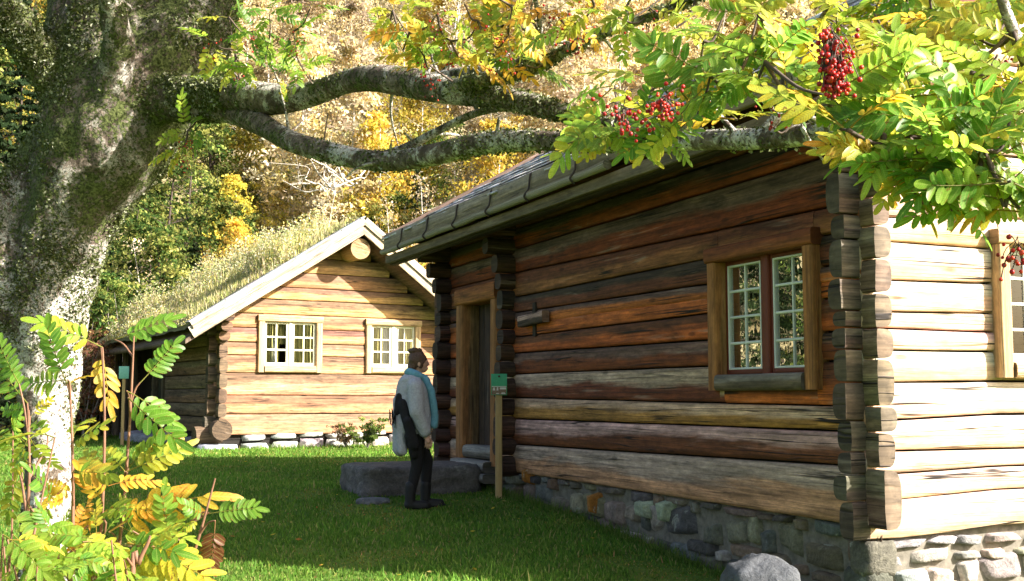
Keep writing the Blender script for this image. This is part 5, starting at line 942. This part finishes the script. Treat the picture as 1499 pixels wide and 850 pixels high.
def sign(px, ytop, ybot, Y, wpx, hpx, lab, mat, post_w, strip=True, yaw=0.0):
    b_ = at(px, ybot, Y); b_[2] = float(ground(b_[0], b_[1])); top = at(px, ytop, Y); t_ = thing('sign_post', b_, lab, 'sign'); ex = np.array([math.cos(yaw), math.sin(yaw), 0]); fw = np.array([math.sin(yaw), -math.cos(yaw), 0]); S_ = Y / FPX; w_, h_ = wpx * S_, hpx * S_
    mb = MB(); beam(mb, b_ - [0, 0, .1], np.array([b_[0], b_[1], top[2] - .02]), ex, post_w, post_w * .8, (.40, .27, .12), (.42, .29, .13), .1, .002); mb.build('post', M_post, t_, True)
    cz = top[2] - h_ / 2; c = np.array([b_[0], b_[1], cz]) + fw * (post_w * .4 + .012); up = np.array([0, 0, 1.])
    mb = MB(); beam(mb, c - ex * w_ / 2, c + ex * w_ / 2, fw, .016, h_, (.5, .5, .5), None, .15, 0); pl = mb.build('panel', mat, t_, True)
    def patch(u0, u1, v0, v1, m_, nm, k):
        q = c + fw * (.0085 + .0012 * k); V = [q + ex * (w_ * (u - .5)) + up * (h_ * (v - .5)) for u, v in ((u0, v0), (u1, v0), (u1, v1), (u0, v1))]; mb = MB(); mb.add(V, [[[0, 1, 2, 3]]]); mb.build(nm, m_, pl)
    if strip:
        patch(.04, .96, .03, .38, M_brownp, 'picture_strip', 1); patch(.04, .96, .39, .42, M_white, 'white_line', 1)
        mb = MB(); q = c + fw * .0115
        def qd(u0, u1, v0, v1, sk=0): mb.add([q + ex * (w_ * (u - .5)) + up * (h_ * (v - .5)) for u, v in ((u0, v0), (u1, v0), (u1 - sk, v1), (u0 + sk, v1))], [[[0, 1, 2, 3]]])
        for u0, u1, v0, v1, sk in ((.10, .26, .22, .36, .04), (.34, .46, .22, .37, .02), (.55, .94, .27, .36, 0), (.62, .92, .06, .12, .05), (.30, .5, .06, .10, .02)): qd(u0, u1, v0, v1, sk)
        mb.build('print', M_white, pl)
        mb = MB(); tube(mb, [c + up * h_ * .38 + fw * .005, c + up * h_ * .38 + fw * .012, c + up * h_ * .38 + fw * .018], [.012, .013, .004], (.03, .03, .03), 8, 2); mb.build('nail', M_iron, pl, True)
    return t_
sign(730, 547, 722, 13.4, 23, 31, 'green sign on a pale wooden post in front of the dark door', M_green, .075, True, rad(4))
sign(179, 536, 640, 26.5, 14, 18, 'small pale green sign on a thin post beside the turf cabin, left of it', M_teal, .07, False, rad(10))

# ------------------------------------------------------------------ the person
PF = np.array([-1.03, 12.55, 0]); PF[2] = float(ground(PF[0], PF[1])); yaw = rad(14); pf = np.array([math.cos(yaw), math.sin(yaw), 0]); plf = np.array([-math.sin(yaw), math.cos(yaw), 0])
def pp(f, l, z): return PF + 1.03 * (pf * f + plf * l + np.array([0, 0, z]))
def pc_(a, b, r0, r1): return capsule(pp(*a), pp(*b), r0, r1)
def pe(c, r, tilt=0.0):
    V, F_ = ellips((0, 0, 0), r); ct, st = math.cos(tilt), math.sin(tilt); x, z = V[:, 0] * ct + V[:, 2] * st, -V[:, 0] * st + V[:, 2] * ct
    return pp(*c) + x[:, None] * pf + V[:, 1:2] * plf + z[:, None] * np.array([0, 0, 1.]), F_
M_skin = mat_plain('skin', (.52, .30, .22), .55, .08, 12); M_hair = mat_plain('brown_hair', (.085, .045, .026), .55, .35, 60, bump=.6); M_coat = mat_plain('grey_wool', (.36, .36, .385), .95, .2, 55, bump=.5); M_blackk = mat_plain('black_knit', (.012, .011, .012), .9, .3, 60); M_scarf = mat_plain('blue_scarf', (.13, .30, .38), .9, .15, 45, bump=.3); M_boot = mat_plain('dark_boot', (.012, .012, .013), .6, .2, 20)
person = thing('person', PF, 'person in a grey wool coat, blue scarf and black leggings, looking down by the door', 'person')
hd = .10   # head tilts down a little
B_ = [pe((.030, 0, 1.505), (.093, .074, .112), .18), pe((.066, 0, 1.448), (.052, .05, .046), .2), pe((.085, 0, 1.50), (.040, .052, .06)), pc_((.112, 0, 1.520), (.127, 0, 1.492), .011, .013), pc_((.112, -.022, 1.448), (.112, .022, 1.448), .012, .012), pc_((.102, -.03, 1.528), (.102, .03, 1.528), .014, .014), pe((.018, -.076, 1.495), (.022, .012, .033)), pe((.018, .076, 1.495), (.022, .012, .033)), pc_((-.02, 0, 1.33), (.018, 0, 1.45), .056, .050),
 pc_((-.04, 0, .90), (-.045, 0, 1.22), .125, .14), pc_((-.035, -.14, 1.275), (-.035, .14, 1.275), .07, .07), pe((-.03, 0, .86), (.135, .165, .13)),
 pc_((-.03, -.085, .84), (.0, -.09, .46), .088, .058), pc_((.0, -.09, .46), (-.075, -.09, .09), .055, .036), pc_((-.075, -.09, .05), (.07, -.095, .035), .040, .034),
 pc_((-.02, .085, .84), (.135, .09, .49), .088, .058), pc_((.135, .09, .49), (.115, .09, .10), .055, .036), pc_((.115, .09, .05), (.265, .09, .035), .040, .034),
 pc_((-.04, -.185, 1.27), (-.03, -.225, 1.0), .055, .044), pc_((-.03, -.225, 1.0), (.07, -.215, .77), .042, .029), pc_((-.04, .185, 1.27), (-.01, .225, 1.0), .055, .044), pc_((-.01, .225, 1.0), (.11, .2, .79), .042, .029)]
for sd in (-1, 1):   # hands: palm, four curled fingers and a thumb
    w_ = np.array([.07, -.215, .77]) if sd < 0 else np.array([.11, .2, .79]); B_.append(pc_(tuple(w_ + [.004, 0, -.012]), tuple(w_ + [.018, 0, -.068]), .027, .033))
    for k, (df, ln) in enumerate(((.036, .062), (.016, .07), (-.005, .066), (-.025, .052))):
        k0 = w_ + np.array([.018 + df, .004 * sd, -.085]); k1 = k0 + [.004, -.006 * sd, -ln * .5]; k2 = k1 + [-.008, -.020 * sd, -ln * .42]; B_ += [pc_(tuple(w_ + [.014 + df * .6, 0, -.06]), tuple(k0), .010, .0092), pc_(tuple(k0), tuple(k1), .0092, .0085), pc_(tuple(k1), tuple(k2), .0085, .0075)]
    t0 = w_ + np.array([.036, -.006 * sd, -.045]); t1 = t0 + [.026, -.010 * sd, -.026]; B_ += [pc_(tuple(t0), tuple(t1), .012, .010), pc_(tuple(t1), tuple(t1 + np.array([.004, -.008 * sd, -.03])), .010, .008)]
body, _, _ = blob('body', B_, .0062, M_skin, person, 2)
blob('hair', [pe((.010, 0, 1.533), (.104, .092, .108), .15), pe((-.035, 0, 1.475), (.062, .074, .075)), pe((.035, -.072, 1.50), (.032, .018, .06)), pe((.035, .072, 1.50), (.032, .018, .06)), pe((-.02, .0, 1.632), (.058, .058, .034)), pe((-.055, .03, 1.632), (.03, .03, .026)), pe((.03, -.025, 1.64), (.028, .028, .022)), pe((-.02, -.03, 1.655), (.03, .025, .015)), pc_((.075, -.05, 1.57), (.06, -.075, 1.50), .02, .012)], .007, M_hair, person, 1, lambda co, nr: co + nr * (.010 * fbm(co * [1, 1, .6], 34, 3))[:, None])
blob('leggings', [pe((-.03, 0, .86), (.143, .172, .14)), pc_((-.03, -.085, .84), (.0, -.09, .46), .098, .066), pc_((.0, -.09, .46), (-.07, -.09, .14), .065, .05), pc_((-.02, .085, .84), (.135, .09, .49), .098, .066), pc_((.135, .09, .49), (.118, .09, .14), .065, .05)], .01, M_blackk, person, 3)
for sd, a, f0 in ((-1, (-.072, -.09), -.10), (1, (.117, .09), .09)):
    blob('boot', [pc_((a[0] + .004, a[1], .24), (a[0], a[1], .07), .062, .055), pc_((a[0] - .012, a[1], .05), (a[0] + .16, a[1] + .004 * sd, .042), .052, .045), pe((a[0] + .10, a[1], .022), (.135, .052, .024))], .008, M_boot, person, 2, lambda co, nr: np.c_[co[:, :2], np.maximum(co[:, 2], PF[2] + .003)])
def cape(co, nr): return co + nr * (.012 * fbm(co * [1, 1, .35], 9, 5) + .006 * fbm(co, 25, 6))[:, None]
blob('coat', [pc_((-.04, -.145, 1.27), (-.04, .145, 1.27), .092, .092), pc_((-.05, 0, 1.25), (-.06, 0, .86), .165, .205), pc_((-.02, -.06, 1.2), (.03, -.06, .84), .14, .135), pc_((-.02, .06, 1.2), (.03, .06, .84), .14, .135), pc_((-.15, .02, 1.1), (-.165, .0, .62), .10, .085), pc_((-.17, -.08, .9), (-.15, -.10, .60), .07, .055), pc_((-.15, .1, .95), (-.15, .1, .66), .08, .06),
 pc_((-.04, -.19, 1.26), (-.03, -.245, 1.0), .088, .082), pc_((-.03, -.245, 1.0), (.055, -.225, .80), .080, .062), pc_((-.04, .19, 1.26), (-.01, .24, 1.0), .088, .08), pc_((-.01, .24, 1.0), (.09, .21, .82), .078, .06), pe((-.09, -.03, 1.345), (.10, .13, .045), -.35)], .012, M_coat, person, 4, cape)
blob('collar', [pc_((-.10, -.10, 1.33), (.0, -.145, 1.325), .035, .03), pc_((-.11, -.09, 1.33), (-.11, .09, 1.33), .035, .035)], .009, M_coat, person, 2)
# dark fringed panel of the cape, over the right shoulder blade and down the side
blob('dark_panel', [pc_((-.185, -.075, 1.15), (-.205, -.085, 1.0), .048, .045), pc_((-.16, -.12, 1.08), (-.12, -.20, .86), .058, .048), pc_((-.12, -.21, .90), (-.06, -.20, .66), .055, .060), pc_((-.10, -.20, .75), (-.05, -.16, .56), .06, .045)], .010, M_blackk, person, 2, cape)
for i in range(14):
    f = i / 13; mb = MB(); q = pp(-.262 + .03 * math.sin(i * 2.1), -.06 - .09 * f, 1.03 - .05 * f); tube(mb, [q, q + [0, 0, -.06], q + [R.normal(0, .008), R.normal(0, .008), -.13 - .03 * R.random()]], [.006, .005, .003], (.01, .01, .01), 5, 2); mb.build('fringe', M_blackk, person, True)
# scarf: a loop round the neck with a long tail in front
mb = MB(); an = np.linspace(0, 2 * math.pi, 17)[:-1]; P = [pp(.005 + .10 * math.cos(a), .105 * math.sin(a), 1.372 + .045 * math.cos(a + math.pi) + .012 * math.sin(3 * a)) for a in an]
lp_ = [pc_(tuple([.005 + .09 * math.cos(a), .098 * math.sin(a), 1.372 - .040 * math.cos(a)]), tuple([.005 + .09 * math.cos(a + .42), .098 * math.sin(a + .42), 1.372 - .040 * math.cos(a + .42)]), .046, .046) for a in np.arange(0, 6.28, .4)]
tail = [(.085, -.10, 1.33), (.135, -.125, 1.22), (.160, -.13, 1.08), (.172, -.13, .96), (.170, -.135, .86)]
lp_ += [pc_(tail[i], tail[i + 1], .040, .040) for i in range(4)] + [pc_(tuple(np.array(tail[i]) + [-.02, .045, 0]), tuple(np.array(tail[i + 1]) + [-.02, .045, 0]), .035, .035) for i in range(4)]
blob('scarf', lp_, .009, M_scarf, person, 2, lambda co, nr: co + nr * (.008 * fbm(co * [1, 1, .5], 22, 8))[:, None])
# ------------------------------------------------------------------ lawn
GR = np.random.default_rng(77)
M_grass = mat_leaf('lawn_grass', .45, .6, 0, .15, 1.2)
def outside(x, y):
    ok = np.ones(len(x), bool); P = np.c_[x, y, 0 * x]
    for fr, w_, l_ in ((CB, BW, BL), (C2, W2, L2)):
        d = P - fr.O; a, b = d @ fr.v, d @ fr.u; ok &= ~((a > -.02) & (a < w_) & (b > -.02) & (b < l_))
    d = P - CB.W(-.9, 7.1, 0); ok &= ~((np.abs(d @ CB.v) < .68) & (np.abs(d @ CB.u) < .47)); return ok
n = 420000; inv = GR.random(n); Y = 1 / (1 / 5.0 + inv * (1 / 33 - 1 / 5.0)); Y = 5.0 * (33 / 5.0) ** GR.random(n); X = GR.uniform(-.62, .58, n) * Y; k = outside(X, Y); X, Y = X[k], Y[k]; n = len(X)
P = np.stack([X, Y, ground(X, Y) - .006], -1); big = fbm(np.stack([X, Y, 0 * X], -1), .8, 12); fine = fbm(np.stack([X, Y, 0 * X], -1), 4.0, 14)
H = (.030 + .03 * GR.random(n)) * (1 + .5 * big + .4 * fine) * np.interp(Y, [5, 12, 30], [1, 1, 1.25]); rim = GR.random(n) < .02; H[rim] *= 2.2; bare = fbm(np.stack([X, Y, 0 * X], -1), 1.7, 33) > .28; H = np.where(bare, H * .55, H)
pal = np.array([(.09, .195, .024), (.13, .235, .032), (.07, .16, .018), (.19, .25, .05), (.31, .28, .10)]); C_ = pal[GR.choice(5, n, p=[.32, .3, .2, .13, .05])] * GR.uniform(.75, 1.25, (n, 1)) * (1 + .4 * big)[:, None] * np.where(bare[:, None] & (GR.random((n, 1)) < .5), [1.5, .9, 1.1], [1, 1, 1])
V, F_, c_ = blades(P, H, .0022 + .00045 * Y, GR.uniform(.1, .75, n), C_, 1, GR)
mb = MB(); mb.add(V, F_); mb.A['c1'] = [c_]; go = mb.build('grass', M_grass); tag(go, kind='stuff')
# taller tufts along the foundations and round the boulder
TP = []
for i in range(90): s = GR.uniform(.2, 8.2); q = SH.Q(s, .06 + .05 * GR.random(), 0); TP.append(q)
for i in range(60): q = G2.Q(GR.uniform(-.2, 6), .22 + .2 * GR.random(), 0); TP.append(q)
for i in range(26): a = GR.uniform(2.6, 6.8); q = np.array([1.6 + .30 * math.cos(a), 7.45 + .28 * math.sin(a), 0]); TP.append(q)
TP = np.array(TP); q = GR.integers(0, len(TP), 5200); P = TP[q] + np.c_[GR.normal(0, .05, (len(q), 2)), np.zeros(len(q))]; P[:, 2] = ground(P[:, 0], P[:, 1]) - .005
V, F_, c_ = blades(P, GR.uniform(.05, .16, len(P)), .003, GR.uniform(.1, .7, len(P)), np.array([(.09, .17, .02), (.16, .20, .05), (.07, .13, .02)])[GR.integers(0, 3, len(P))], 1, GR)
mb = MB(); mb.add(V, F_); mb.A['c1'] = [c_]; go = mb.build('tall_grass', M_grass); tag(go, kind='stuff')
# fallen leaves
n = 520; Y = GR.uniform(7, 24, n); X = GR.uniform(-.42, .12, n) * Y; k = outside(X, Y); X, Y = X[k], Y[k]; n = len(X); B0 = np.stack([X, Y, ground(X, Y) + .042], -1); ax = unit(GR.standard_normal((n, 3)) * [1, 1, .25]) * GR.uniform(.015, .032, (n, 1)); bx = unit(np.cross(ax, [0, 0, 1.] + GR.normal(0, .4, (n, 3)))) * .012
V = np.stack([B0 - ax, B0 + bx, B0 + ax, B0 - bx], 1).reshape(-1, 3); pal = np.array([(.50, .38, .04), (.35, .16, .04), (.22, .10, .04), (.42, .34, .10)]); mb = MB(); mb.add(V, [np.arange(n)[:, None] * 4 + np.array([[0, 1, 2, 3]])]); mb.A['c1'] = [np.repeat(pal[GR.integers(0, 4, n)], 4, 0)]; o = mb.build('fallen_leaves', M_grass); tag(o, kind='stuff')
